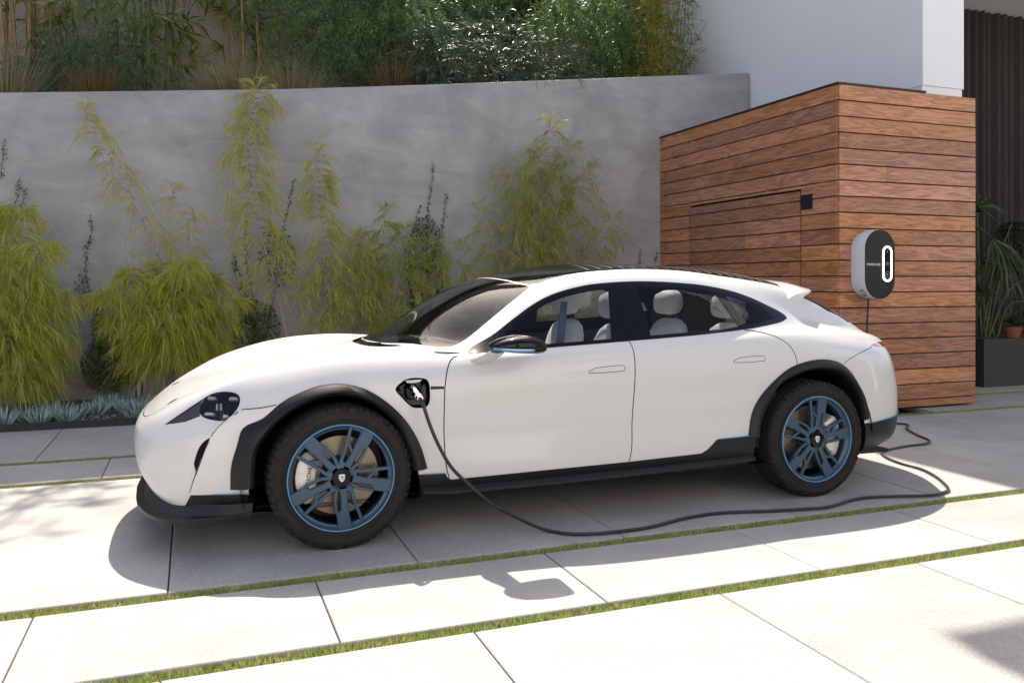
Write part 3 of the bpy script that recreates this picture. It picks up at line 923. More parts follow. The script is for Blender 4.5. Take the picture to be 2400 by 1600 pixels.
# underbody tray and sill lip
a = Acc(); a.box(-.55, 3.55, -.78, .78, .185, .205)
link('underbody_tray', a.mesh('underbody_tray'), M['black_plastic'], CAR)
for s in BOTH:
    P = [(.40, .235), (.54, .222), (1.0, .222), (1.6, .228), (2.1, .24), (2.38, .25)]
    V, Fs = [], []
    for x, z in resample(P, .1, False):
        V += [(x, -s * .925, z + .045), (x, -s * .962, z + .012), (x, -s * .962, z), (x, -s * .90, z - .012), (x, -s * .70, z - .014)]
    n = len(V) // 5
    for k in range(n - 1):
        for j in range(4): Fs.append((k * 5 + j, k * 5 + j + 1, (k + 1) * 5 + j + 1, (k + 1) * 5 + j))
    a = Acc(); a.add(V, Fs)
    link('sill_blade', a.mesh('sill_blade', smooth=True, auto=30), M['black_plastic'], CAR)
# rear diffuser
V, Fs = [], []
for w_, x1 in ((-.78, 3.40), (-.6, 3.62), (-.35, 3.74), (0, 3.78), (.35, 3.74), (.6, 3.62), (.78, 3.40)):
    V += [(3.10, w_, .19), (x1, w_, .235), (x1 + .005, w_, .265), (x1 - .05, w_, .28)]
for k in range(6):
    for j in range(3): Fs.append((k * 4 + j, k * 4 + j + 1, (k + 1) * 4 + j + 1, (k + 1) * 4 + j))
a = Acc(); a.add(V, Fs)
link('rear_diffuser', a.mesh('rear_diffuser', smooth=True, auto=30), M['black_plastic'], CAR)

# ---- roof spoiler
V, Fs = [], []
ws_ = np.linspace(-.64, .64, 33)
for w_ in ws_:
    f = 1 - (abs(w_) / .64) ** 2.6
    xt = 3.41 - .40 * (abs(w_) / .64) ** 2
    zt = 1.212 + .024 * f
    x0 = 2.86 + .10 * f
    p0 = surf_top(x0, abs(w_), .001)
    z0 = p0[2]
    x1 = xt - .03 - .07 * f
    x2 = xt - .045
    pb = surf_top(x2 - .01, abs(w_), -.006)
    zb = min(pb[2], zt - .025)
    V += [(x0, w_, z0 - .002), (x0 * .55 + xt * .45, w_, (z0 * .55 + zt * .45) + .012), (xt - .012, w_, zt + .004), (xt, w_, zt - .006), (xt - .008, w_, zt - .018), (x2, w_, zb + .004), (x2 - .05, w_, zb - .01)]
for k in range(len(ws_) - 1):
    for j in range(6): Fs.append((k * 7 + j, k * 7 + j + 1, (k + 1) * 7 + j + 1, (k + 1) * 7 + j))
Fs.append(tuple(range(7))); Fs.append(tuple((len(ws_) - 1) * 7 + j for j in range(7))[::-1])
a = Acc(); a.add(V, Fs)
link('roof_spoiler', a.mesh('roof_spoiler', smooth=True, auto=50), M['paint'], CAR)

# ---- roof glass stripes (pale lines across the rear half of the roof)
strip = pmat('roof_line', (0.16, 0.16, 0.165), rough=0.35, spec=0.5)
for k in range(19):
    x = 1.52 + k * .078
    P = []
    for w_ in np.linspace(-.52, .52, 21):
        P.append(surf_top(x + .05 * (1 - (w_ / .52) ** 2), abs(w_), .0008) * np.array([1, -1 if w_ > 0 else 1, 1]))
    V, Fs = [], []
    for p in P:
        V += [(p[0] - .0045, p[1], p[2] + .0003), (p[0] + .0045, p[1], p[2] - .0002)]
    for i in range(len(P) - 1): Fs.append((2 * i, 2 * i + 1, 2 * i + 3, 2 * i + 2))
    a = Acc(); a.add(V, Fs)
    link('roof_line', a.mesh('roof_line', smooth=True), strip, CAR)

# ---- mirrors
def ellipsoid_loft(secs, n=18, pw=2.4):
    """secs: (x, cy, cz, ry, rz_up, rz_dn) superellipse rings along x"""
    V, Fs = [], []
    for x, cy, cz, ry, ru, rd in secs:
        for k in range(n):
            t = 2 * math.pi * k / n
            c_, s_ = math.cos(t), math.sin(t)
            y = cy + ry * math.copysign(abs(c_) ** (2 / pw), c_)
            z = cz + (ru if s_ > 0 else rd) * math.copysign(abs(s_) ** (2 / pw), s_)
            V.append((x, y, z))
    for i in range(len(secs) - 1):
        for k in range(n):
            k2 = (k + 1) % n
            Fs.append((i * n + k, i * n + k2, (i + 1) * n + k2, (i + 1) * n + k))
    Fs.append(tuple(range(n))); Fs.append(tuple((len(secs) - 1) * n + k for k in range(n))[::-1])
    return V, Fs
for s in BOTH:
    V, Fs = ellipsoid_loft([(.705, -1.075, .961, .020, .006, .006), (.722, -1.075, .963, .055, .020, .012), (.765, -1.075, .965, .085, .038, .028), (.83, -1.075, .966, .098, .052, .038), (.89, -1.077, .966, .102, .052, .042), (.94, -1.078, .964, .101, .044, .042), (.968, -1.078, .961, .096, .035, .038), (.980, -1.078, .960, .085, .026, .030)], 24)
    a = Acc(); a.add([(x, y * s, z) for x, y, z in V], Fs)
    mr = link('door_mirror', a.mesh('door_mirror', smooth=True, auto=50), M['gloss_black'], CAR)
    a = Acc(); a.tube([(.715, -1.118 * s, .955), (.75, -1.150 * s, .952), (.80, -1.171 * s, .949), (.86, -1.180 * s, .947), (.905, -1.181 * s, .947)], .0075, 8)
    link('indicator_strip', a.mesh('indicator_strip', smooth=True), M['blue_accent'], mr)
    a = Acc(); a.tube([(.72, -1.124 * s, .956), (.75, -1.155 * s, .955), (.80, -1.1765 * s, .953), (.86, -1.186 * s, .951), (.89, -1.1875 * s, .951)], .003, 6)
    link('indicator_light', a.mesh('indicator_light', smooth=True), M['led'], mr)
    V, Fs = [], []
    secs = [(-.895, .665, .785, .862, .900), (-.93, .668, .79, .868, .905), (-.97, .685, .795, .885, .918), (-1.01, .71, .805, .908, .935), (-1.04, .725, .81, .926, .95)]
    for y, xa, xb, za, zb in secs:
        for k in range(12):
            t = 2 * math.pi * k / 12
            V.append(((xa + xb) / 2 + (xb - xa) / 2 * math.cos(t), y * s, (za + zb) / 2 + (zb - za) / 2 * math.sin(t)))
    for i in range(4):
        for k in range(12): Fs.append((i * 12 + k, i * 12 + (k + 1) % 12, (i + 1) * 12 + (k + 1) % 12, (i + 1) * 12 + k))
    a = Acc(); a.add(V, Fs)
    link('mirror_arm', a.mesh('mirror_arm', smooth=True), M['paint'], mr)
# hood vent, dark diamond
V = [surf_top(x, w_, .0015) for x, w_ in ((-.795, .415), (-.765, .43), (-.735, .395), (-.762, .375))]
for s in BOTH:
    a = Acc(); a.add([(p[0], p[1] * s, p[2]) for p in V], [(0, 1, 2, 3)])
    link('hood_vent', a.mesh('hood_vent'), M['gloss_black'], CAR)
# short wiper arm parked in the cowl
a = Acc()
P2 = [surf_top(x, w_, .006) for x, w_ in ((.262, .10), (.285, .20), (.325, .30))]
a.tube(P2, .006, 6)
link('wiper', a.mesh('wiper', smooth=True), M['black_plastic'], CAR)

# ------------------------------------------------------------------ wheels
def rot_pts(P, ang):
    c_, s_ = math.cos(ang), math.sin(ang)
    return [(x * c_ - z * s_, y, x * s_ + z * c_) for x, y, z in P]


def text_mesh(body, size, extrude=0.0008, bold=0.0, spacing=1.0):
    cu = bpy.data.curves.new('txt', 'FONT')
    cu.body = body; cu.size = size; cu.extrude = extrude; cu.align_x = 'CENTER'; cu.align_y = 'CENTER'
    cu.offset = bold; cu.space_character = spacing
    o = bpy.data.objects.new('txt', cu)
    COL.objects.link(o)
    dg = bpy.context.evaluated_depsgraph_get()
    me = bpy.data.meshes.new_from_object(o.evaluated_get(dg))
    bpy.data.objects.remove(o)
    return me


def make_wheel(cx, s, front):
    """wheel centred on the axle; local -y is the outer face on the near side"""
    TW = .215 if front else .225           # tyre width
    R = .347
    yo = -(.955 if front else .965)        # outer sidewall
    yi = yo + TW
    w = bpy.data.objects.new('wheel', None); COL.objects.link(w); w.empty_display_size = .1
    w.parent = CAR; w.location = (cx, 0, .3445)
    if s < 0: w.rotation_euler = (0, 0, math.pi)
    # tyre carcass
    a = Acc()
    prof = [(.254, yo + .022), (.258, yo + .010), (.275, yo + .001), (.300, yo - .003), (.315, yo - .004), (.328, yo + .003), (.336, yo + .014), (.341, yo + .028), (.342, yo + TW / 2), (.341, yi - .028), (.334, yi - .012), (.315, yi), (.285, yi - .004), (.262, yi - .02)]
    a.lathe(prof, 96, 'y')
    # raised sidewall rings
    for rr in (.278, .3065):
        a.lathe([(rr - .0018, yo - .0005), (rr - .001, yo - .0055), (rr + .001, yo - .0055), (rr + .0018, yo - .0005)], 96, 'y')
    # tread blocks: shoulder lugs wrap over the edge, two rows of centre blocks
    NB = 58
    for k in range(NB):
        t = 2 * math.pi * k / NB
        for side_ in (0, 1):
            tt = t + (math.pi / NB if side_ else 0)
            ye, sg = (yo, 1) if side_ == 0 else (yi, -1)
            dep = .026 if k % 2 else .020
            d2 = 2 * math.pi / NB * .36
            pr = [(R - .004, ye + sg * .060), (R, ye + sg * .030), (R - .003, ye + sg * .014), (R - .013, ye + sg * .001), (R - dep, ye - sg * .0035), (R - dep, ye + sg * .02), (R - .02, ye + sg * .060)]
            V = []
            for dd in (-d2, d2):
                for r_, y_ in pr: V.append((r_ * math.cos(tt + dd), y_, r_ * math.sin(tt + dd)))
            m = len(pr)
            Fs = [tuple(range(m)), tuple(range(2 * m - 1, m - 1, -1))] + [(i, (i + 1) % m, m + (i + 1) % m, m + i) for i in range(m)]
            a.add(V, Fs)
        for row in range(2):
            y0 = yo + .068 + row * (TW - .136) / 2
            y1 = y0 + (TW - .136) / 2 - .010
            tt = t + row * math.pi / NB * .7
            d2 = 2 * math.pi / NB * .34; sk = .02 if row else -.02
            V = []
            for r_ in (R - .012, R - .001):
                for dd, y_ in ((-d2, y0), (d2, y0), (d2 + sk, y1), (-d2 + sk, y1)):
                    V.append((r_ * math.cos(tt + dd), y_, r_ * math.sin(tt + dd)))
            a.add(V, [(0, 1, 2, 3), (7, 6, 5, 4), (0, 4, 5, 1), (1, 5, 6, 2), (2, 6, 7, 3), (3, 7, 4, 0)])
    # sidewall hooks just below the shoulder
    for k in range(NB // 2):
        t = 2 * math.pi * k / (NB // 2) + .03
        V = []
        for y_ in (yo - .007, yo + .004):
            for r_, dd in ((.3125, -.045), (.3165, -.045), (.3175, .045), (.3135, .045)):
                V.append((r_ * math.cos(t + dd), y_, r_ * math.sin(t + dd)))
        a.add(V, [(0, 1, 2, 3), (7, 6, 5, 4), (0, 4, 5, 1), (1, 5, 6, 2), (2, 6, 7, 3), (3, 7, 4, 0)])
    link('tyre', a.mesh('tyre', smooth=True, auto=30), M['rubber'], w)
    # rim: outer lip, dish, barrel
    a = Acc()
    a.lathe([(.271, yo + .012), (.272, yo + .004), (.268, yo + .001), (.262, yo + .003), (.257, yo + .012), (.250, yo + .020), (.240, yo + .024), (.2385, yo + .040), (.244, yo + .060), (.246, yo + .11), (.250, yo + .18)], 96, 'y')
    rim = link('rim', a.mesh('rim', smooth=True, auto=35), M['blue_wheel'], w)
    rim.scale = (.955, 1, .955)
    a = Acc()
    a.lathe([(.2685, yo + .0016), (.2675, yo - .0016), (.2635, yo - .0016), (.2625, yo + .0022)], 96, 'y')
    link('rim_stripe', a.mesh('rim_stripe', smooth=True), M['blue_accent'], w).scale = (.955, 1, .955)
    a = Acc()
    a.lathe([(.246, yo + .07), (.243, yo + .10), (.243, yo + .19), (0.02, yo + .20)], 64, 'y')
    link('barrel', a.mesh('barrel', smooth=True, auto=40), M['barrel'], w).scale = (.955, 1, .955)
    # five broad spokes, each with a branch on one side and a slot on the other
    def bar(acc, pts, y0, y1, bev=.003):
        """polygon in (r, t) of one spoke, extruded with a chamfered front"""
        P = np.array(pts, float); c0 = P.mean(0)
        Q = c0 + (P - c0) * (1 - 2 * bev / max(np.ptp(P[:, 0]), np.ptp(P[:, 1]), .02))
        T_ = np.roll(P, -1, 0) - P; 
        n = len(P)
        # inset by edge normals
        ins = []
        ar = 0.5 * np.sum(P[:, 0] * np.roll(P[:, 1], -1) - np.roll(P[:, 0], -1) * P[:, 1])
        sg = 1 if ar > 0 else -1
        for i in range(n):
            e0 = P[i] - P[i - 1]; e1 = P[(i + 1) % n] - P[i]
            n0 = np.array([-e0[1], e0[0]]) / np.linalg.norm(e0) * sg; n1 = np.array([-e1[1], e1[0]]) / np.linalg.norm(e1) * sg
            b = n0 + n1; b /= max(np.dot(b, n0), .3)
            ins.append(P[i] + b * bev)
        V = [(p[0], y0, p[1]) for p in ins] + [(p[0], y0 + bev, p[1]) for p in P] + [(p[0], y1, p[1]) for p in P]
        Fs = [tuple(range(n))] + [(i, (i + 1) % n, n + (i + 1) % n, n + i) for i in range(n)] + [(n + i, n + (i + 1) % n, 2 * n + (i + 1) % n, 2 * n + i) for i in range(n)] + [tuple(range(3 * n - 1, 2 * n - 1, -1))]
        return V, Fs
    base = math.radians(62 if front else 82)
    for k in range(5):
        ang = base + k * 2 * math.pi / 5
        a = Acc()
        def put(pts, y0, y1, bev=.003):
            # in (r,t) the positive t side is the branch side (anticlockwise seen from outside)
            V, Fs = bar(a, pts, y0, y1, bev)
            # seen from -y, x right, z up: anticlockwise = +t
            V = rot_pts(V, ang)
            a.add(V, Fs)
        F0 = yo + .010
        put([(.045, -.022), (.045, .020), (.13, .012), (.262, .018), (.262, -.052), (.176, -.050), (.160, -.024), (.10, -.018)], F0, F0 + .026)
        # branch strut and cross-bars
        put([(.060, .028), (.060, .048), (.120, .054), (.175, .067), (.252, .084), (.255, .068), (.180, .050), (.120, .037)], F0 + .004, F0 + .024, .0025)
        put([(.124, .010), (.146, .010), (.181, .056), (.160, .052)], F0 + .004, F0 + .022, .0025)
        put([(.240, .006), (.255, .006), (.253, .076), (.242, .074)], F0 + .004, F0 + .024, .0025)
        put([(.042, .012), (.075, .014), (.078, .044), (.040, .048)], F0 + .003, F0 + .024, .003)
        # slim bar that closes the slot on the other side
        put([(.050, -.018), (.050, -.036), (.090, -.052), (.172, -.056), (.196, -.044), (.165, -.040), (.100, -.037), (.072, -.024)], F0 + .006, F0 + .022, .0025)
        link('spoke', a.mesh('spoke', smooth=False), M['blue_wheel'], w).scale = (.955, 1, .955)
        a = Acc(); 
        V = rot_pts([(r_, F0 - .0006, t_) for r_, t_ in ((.15, .0095), (.262, .0075), (.262, .0092), (.15, .0112))], ang)
        a.add(V, [(0, 1, 2, 3)])
        link('spoke_groove', a.mesh('spoke_groove'), M['ink_black'], w).scale = (.955, 1, .955)
    a = Acc()
    a.lathe([(.0, yo + .010), (.058, yo + .010), (.066, yo + .014), (.070, yo + .030), (.070, yo + .05)], 40, 'y')
    link('hub', a.mesh('hub', smooth=True, auto=40), M['blue_wheel'], w).scale = (.955, 1, .955)
    a = Acc()
    a.lathe([(.0, yo + .003), (.022, yo + .003), (.024, yo + .0045), (.036, yo + .0045), (.037, yo + .001), (.043, yo + .001), (.046, yo + .005), (.047, yo + .011)], 48, 'y')
    for k in range(12):
        t = 2 * math.pi * k / 12
        a.lathe([(.0, yo + .0028), (.0035, yo + .0028), (.004, yo + .0046)], 8, 'y', (.030 * math.cos(t), 0, .030 * math.sin(t)))
    cap = link('centre_cap', a.mesh('centre_cap', smooth=True, auto=35), M['gloss_black'], w)
    # crest: white shield with dark quarters
    sh = [(-.0135, .0165), (-.006, .0185), (0, .0172), (.006, .0185), (.0135, .0165), (.0145, .004), (.012, -.007), (.007, -.014), (0, -.0185), (-.007, -.014), (-.012, -.007), (-.0145, .004)]
    a = Acc(); a.prism(sh, yo - .0005, yo + .003)
    link('crest', a.mesh('crest'), M['ink_white'], w)
    a = Acc()
    for (x0, x1, z0, z1) in ((-.011, -.005, .010, .012), (-.0115, -.006, .004, .0065), (.003, .011, .008, .010), (.004, .0115, .003, .005), (-.011, -.004, -.003, -.001), (-.009, -.004, -.008, -.006), (.003, .010, -.004, -.001), (.003, .0075, -.010, -.007), (-.003, .003, .002, .010), (-.002, .002, -.005, 0)):
        a.box(x0, x1, yo - .0012, yo, z0, z1)
    link('crest_marks', a.mesh('crest_marks'), M['ink_black'], w)
    # brake disc and caliper
    a = Acc()
    a.lathe([(.095, yo + .078), (.190, yo + .078), (.192, yo + .080), (.192, yo + .108), (.095, yo + .110)], 72, 'y')
    link('brake_disc', a.mesh('brake_disc', smooth=True, auto=40), M['disc'], w)
    a = Acc()
    a.lathe([(.0, yo + .060), (.080, yo + .060), (.094, yo + .070), (.096, yo + .11)], 40, 'y')
    link('disc_bell', a.mesh('disc_bell', smooth=True, auto=40), M['interior'], w)
    ca = math.radians(180 if front else 0)
    a = Acc()
    n = 14
    V, Fs = [], []
    for i in range(n):
        t = ca + math.radians(-38 + 76 * i / (n - 1))
        e = .010 if i in (0, n - 1) else 0
        rib = .004 if i % 3 == 1 else 0
        for r_, y_ in ((.120 + e, yo + .076), (.120 + e, yo + .052 + e), (.150, yo + .044 + e - rib), (.185, yo + .044 + e - rib), (.212 - e, yo + .052 + e), (.218 - e, yo + .10), (.20, yo + .13)):
            V.append((r_ * math.cos(t), y_, r_ * math.sin(t)))
    m = 7
    for i in range(n - 1):
        for j in range(m - 1): Fs.append((i * m + j, i * m + j + 1, (i + 1) * m + j + 1, (i + 1) * m + j))
    Fs.append(tuple(range(m))); Fs.append(tuple((n - 1) * m + j for j in range(m))[::-1])
    a.add(V, Fs)
    cal = link('brake_caliper', a.mesh('brake_caliper', smooth=True, auto=30), M['caliper'], w)
    if front:
        t = link('lettering', text_mesh('PORSCHE', .026, .0005, .0004, 1.15), M['ink_black'], w)
        t.location = (-.152, yo + .0375, -.005)
        t.rotation_euler = (math.radians(90), math.radians(-82), 0)
    return w


for s in BOTH:
    make_wheel(0.0, s, True)
    make_wheel(RA, s, False)

# ------------------------------------------------------------------ cabin
def seat(x, y, zb):
    V, Fs = ellipsoid_loft([(x - .085, y, zb + .135, .055, .030, .030), (x - .075, y, zb + .135, .110, .075, .075), (x - .02, y, zb + .14, .125, .092, .088), (x + .03, y, zb + .145, .120, .088, .085), (x + .055, y, zb + .148, .095, .065, .065)], 20, 2.8)
    st = bpy.data.objects.new('seat', None); COL.objects.link(st); st.empty_display_size = .1; st.parent = CAR
    a = Acc(); a.add(V, Fs)
    link('headrest', a.mesh('headrest', smooth=True, auto=60), M['seat'], st)
    a = Acc(); a.tube([(x + .02, y, zb - .02), (x + .02, y, zb + .06)], .035, 8)
    link('headrest_post', a.mesh('headrest_post', smooth=True), M['interior'], st)
    secs = []
    for z_, dx, hw, th in ((zb - .52, -.12, .22, .085), (zb - .40, -.09, .245, .09), (zb - .2, -.04, .245, .08), (zb - .08, -.012, .225, .07), (zb - .02, 0.0, .185, .060), (zb + .015, .006, .12, .045), (zb + .028, .008, .06, .025)):
        secs.append((z_, dx, hw, th))
    V, Fs = [], []
    n = 20
    for z_, dx, hw, th in secs:
        for k in range(n):
            t = 2 * math.pi * k / n
            c_, s_ = math.cos(t), math.sin(t)
            V.append((x + dx + th * math.copysign(abs(s_) ** .7, s_), y + hw * math.copysign(abs(c_) ** .7, c_), z_))
    for i in range(len(secs) - 1):
        for k in range(n): Fs.append((i * n + k, i * n + (k + 1) % n, (i + 1) * n + (k + 1) % n, (i + 1) * n + k))
    Fs.append(tuple((len(secs) - 1) * n + k for k in range(n)))
    a = Acc(); a.add(V, Fs)
    link('backrest', a.mesh('backrest', smooth=True, auto=60), M['seat'], st)
    V, Fs = ellipsoid_loft([(x - .62, y, .52, .20, .05, .06), (x - .58, y, .53, .24, .08, .08), (x - .35, y, .52, .25, .085, .08), (x - .10, y, .50, .24, .08, .08)], 20, 3)
    a = Acc(); a.add(V, Fs)
    link('cushion', a.mesh('cushion', smooth=True, auto=60), M['seat'], st)


for y in (-.37, .37):
    seat(1.79, y, 1.0)
    seat(2.62, y, .99)
a = Acc()
a.box(.45, 3.0, -.86, .86, .30, .36)
link('cabin_floor', a.mesh('cabin_floor'), M['interior'], CAR)
a = Acc()
prof = [(.42, .86), (.52, .915), (.78, .918), (.90, .90), (.93, .85), (.90, .62), (.80, .40), (.55, .40)]
a.prism(prof, -.80, .80)
dash = link('dashboard', a.mesh('dashboard', smooth=True, auto=30), M['interior'], CAR)
a = Acc(); a.prism([(.70, .921), (.88, .912), (.945, .885), (.93, .860), (.86, .895), (.70, .912)], -.76, .76)
link('dash_trim', a.mesh('dash_trim', smooth=True, auto=30), M['dash_light'], dash)
a = Acc()
n = 28
ringp = [(.98 + .05 * math.sin(t) * .6, -.37 + .175 * math.cos(t), .84 + .165 * math.sin(t)) for t in np.linspace(0, 2 * math.pi, n)]
a.tube(ringp, .014, 8, caps=False)
a.box(.945, .975, -.43, -.31, .80, .88)
a.tube([(.96, -.54, .84), (.96, -.2, .84)], .012, 6)
link('steering_wheel', a.mesh('steering_wheel', smooth=True, auto=40), M['interior'], CAR)
for y in (-.70, .70):
    a = Acc(); a.add([(1.22, y, .86), (1.275, y, .86), (1.355, y * .84, 1.17), (1.315, y * .84, 1.17)], [(0, 1, 2, 3)])
    # belts hang from each centre pillar
    a.add([(1.22, y + .004, .86), (1.275, y + .004, .86), (1.355, y * .84 + .004, 1.17), (1.315, y * .84 + .004, 1.17)], [(3, 2, 1, 0)])
    link('seat_belt', a.mesh('seat_belt'), M['strap'], CAR)
    a = Acc(); a.prism([(.60, .62), (.62, .86), (2.6, .93), (2.6, .45), (.9, .40)], y * 1.24, y * 1.21)
    link('door_card', a.mesh('door_card'), M['interior'], CAR)
a = Acc(); a.box(2.80, 2.86, -.70, .70, .42, .92)
link('parcel_panel', a.mesh('parcel_panel'), M['interior'], CAR)
a = Acc(); a.box(.55, 2.75, -.09, .09, .36, .62)
link('centre_console', a.mesh('centre_console'), M['interior'], CAR)

# ================================================================== SETTING
def concrete_mat(name, c0, c1, scale=1.2, rough=0.85, streak=0.0, bump=0.12, speck=0.15, warm=None, vstreak=0.0):
    m, N, L, p = mat_new(name)
    tc = N.new('ShaderNodeTexCoord'); oi = N.new('ShaderNodeObjectInfo')
    mp = N.new('ShaderNodeMapping'); mp.inputs['Scale'].default_value = (1, 1, 1)
    L.new(tc.outputs['Object'], mp.inputs['Vector'])
    sc_ = N.new('ShaderNodeVectorMath'); sc_.operation = 'SCALE'; sc_.inputs[3].default_value = 37.0
    comb = N.new('ShaderNodeCombineXYZ')
    for k in range(3): L.new(oi.outputs['Random'], comb.inputs[k])
    L.new(comb.outputs[0], sc_.inputs[0]); L.new(sc_.outputs[0], mp.inputs['Location'])
    t1 = N.new('ShaderNodeTexNoise'); t1.inputs['Scale'].default_value = scale; t1.inputs['Detail'].default_value = 8; t1.inputs['Roughness'].default_value = 0.62; t1.inputs['Distortion'].default_value = 0.4
    L.new(mp.outputs[0], t1.inputs['Vector'])
    cr = N.new('ShaderNodeValToRGB')
    cr.color_ramp.elements[0].position = 0.30; cr.color_ramp.elements[0].color = (*c0, 1)
    cr.color_ramp.elements[1].position = 0.70; cr.color_ramp.elements[1].color = (*c1, 1)
    L.new(t1.outputs[0], cr.inputs[0])
    src = cr.outputs[0]
    def darken(fac_socket, lo, hi, src, amount):
        mr = N.new('ShaderNodeMapRange'); mr.inputs[1].default_value = lo; mr.inputs[2].default_value = hi
        mr.inputs[3].default_value = 1.0 - amount; mr.inputs[4].default_value = 1.0
        L.new(fac_socket, mr.inputs[0])
        mx = N.new('ShaderNodeMix'); mx.data_type = 'RGBA'; mx.blend_type = 'MULTIPLY'; mx.inputs[0].default_value = 1.0
        cb = N.new('ShaderNodeCombineColor')
        for k in range(3): L.new(mr.outputs[0], cb.inputs[k])
        L.new(src, mx.inputs[6]); L.new(cb.outputs[0], mx.inputs[7])
        return mx.outputs[2]
    if streak:
        mp2 = N.new('ShaderNodeMapping'); mp2.inputs['Scale'].default_value = (1.0, 1.0, 2.3)
        mp2.inputs['Rotation'].default_value = (0, math.radians(14), 0)
        L.new(tc.outputs['Object'], mp2.inputs['Vector'])
        t2 = N.new('ShaderNodeTexNoise'); t2.inputs['Scale'].default_value = 1.15; t2.inputs['Detail'].default_value = 10; t2.inputs['Roughness'].default_value = 0.72; t2.inputs['Distortion'].default_value = 0.9
        L.new(mp2.outputs[0], t2.inputs['Vector'])
        src = darken(t2.outputs[0], 0.32, 0.60, src, streak)
    if vstreak:
        mp3 = N.new('ShaderNodeMapping'); mp3.inputs['Scale'].default_value = (1.9, 1.0, 0.8)
        L.new(tc.outputs['Object'], mp3.inputs['Vector'])
        t3 = N.new('ShaderNodeTexNoise'); t3.inputs['Scale'].default_value = 0.9; t3.inputs['Detail'].default_value = 8; t3.inputs['Distortion'].default_value = 0.7
        L.new(mp3.outputs[0], t3.inputs['Vector'])
        src = darken(t3.outputs[0], 0.28, 0.52, src, vstreak)
    t4 = N.new('ShaderNodeTexNoise'); t4.inputs['Scale'].default_value = 140; t4.inputs['Detail'].default_value = 3
    L.new(mp.outputs[0], t4.inputs['Vector'])
    src = darken(t4.outputs[0], 0.35, 0.65, src, speck)
    src = darken(oi.outputs['Random'], 0.0, 1.0, src, 0.09)
    L.new(src, p.inputs['Base Color'])
    p.inputs['Roughness'].default_value = rough
    p.inputs['Specular IOR Level'].default_value = 0.3
    b = N.new('ShaderNodeBump'); b.inputs['Strength'].default_value = bump; b.inputs['Distance'].default_value = 0.006
    ad = N.new('ShaderNodeMath'); ad.operation = 'MULTIPLY_ADD'; ad.inputs[1].default_value = 0.35
    L.new(t4.outputs[0], ad.inputs[0]); L.new(t1.outputs[0], ad.inputs[2])
    L.new(ad.outputs[0], b.inputs['Height']); L.new(b.outputs[0], p.inputs['Normal'])
    return m


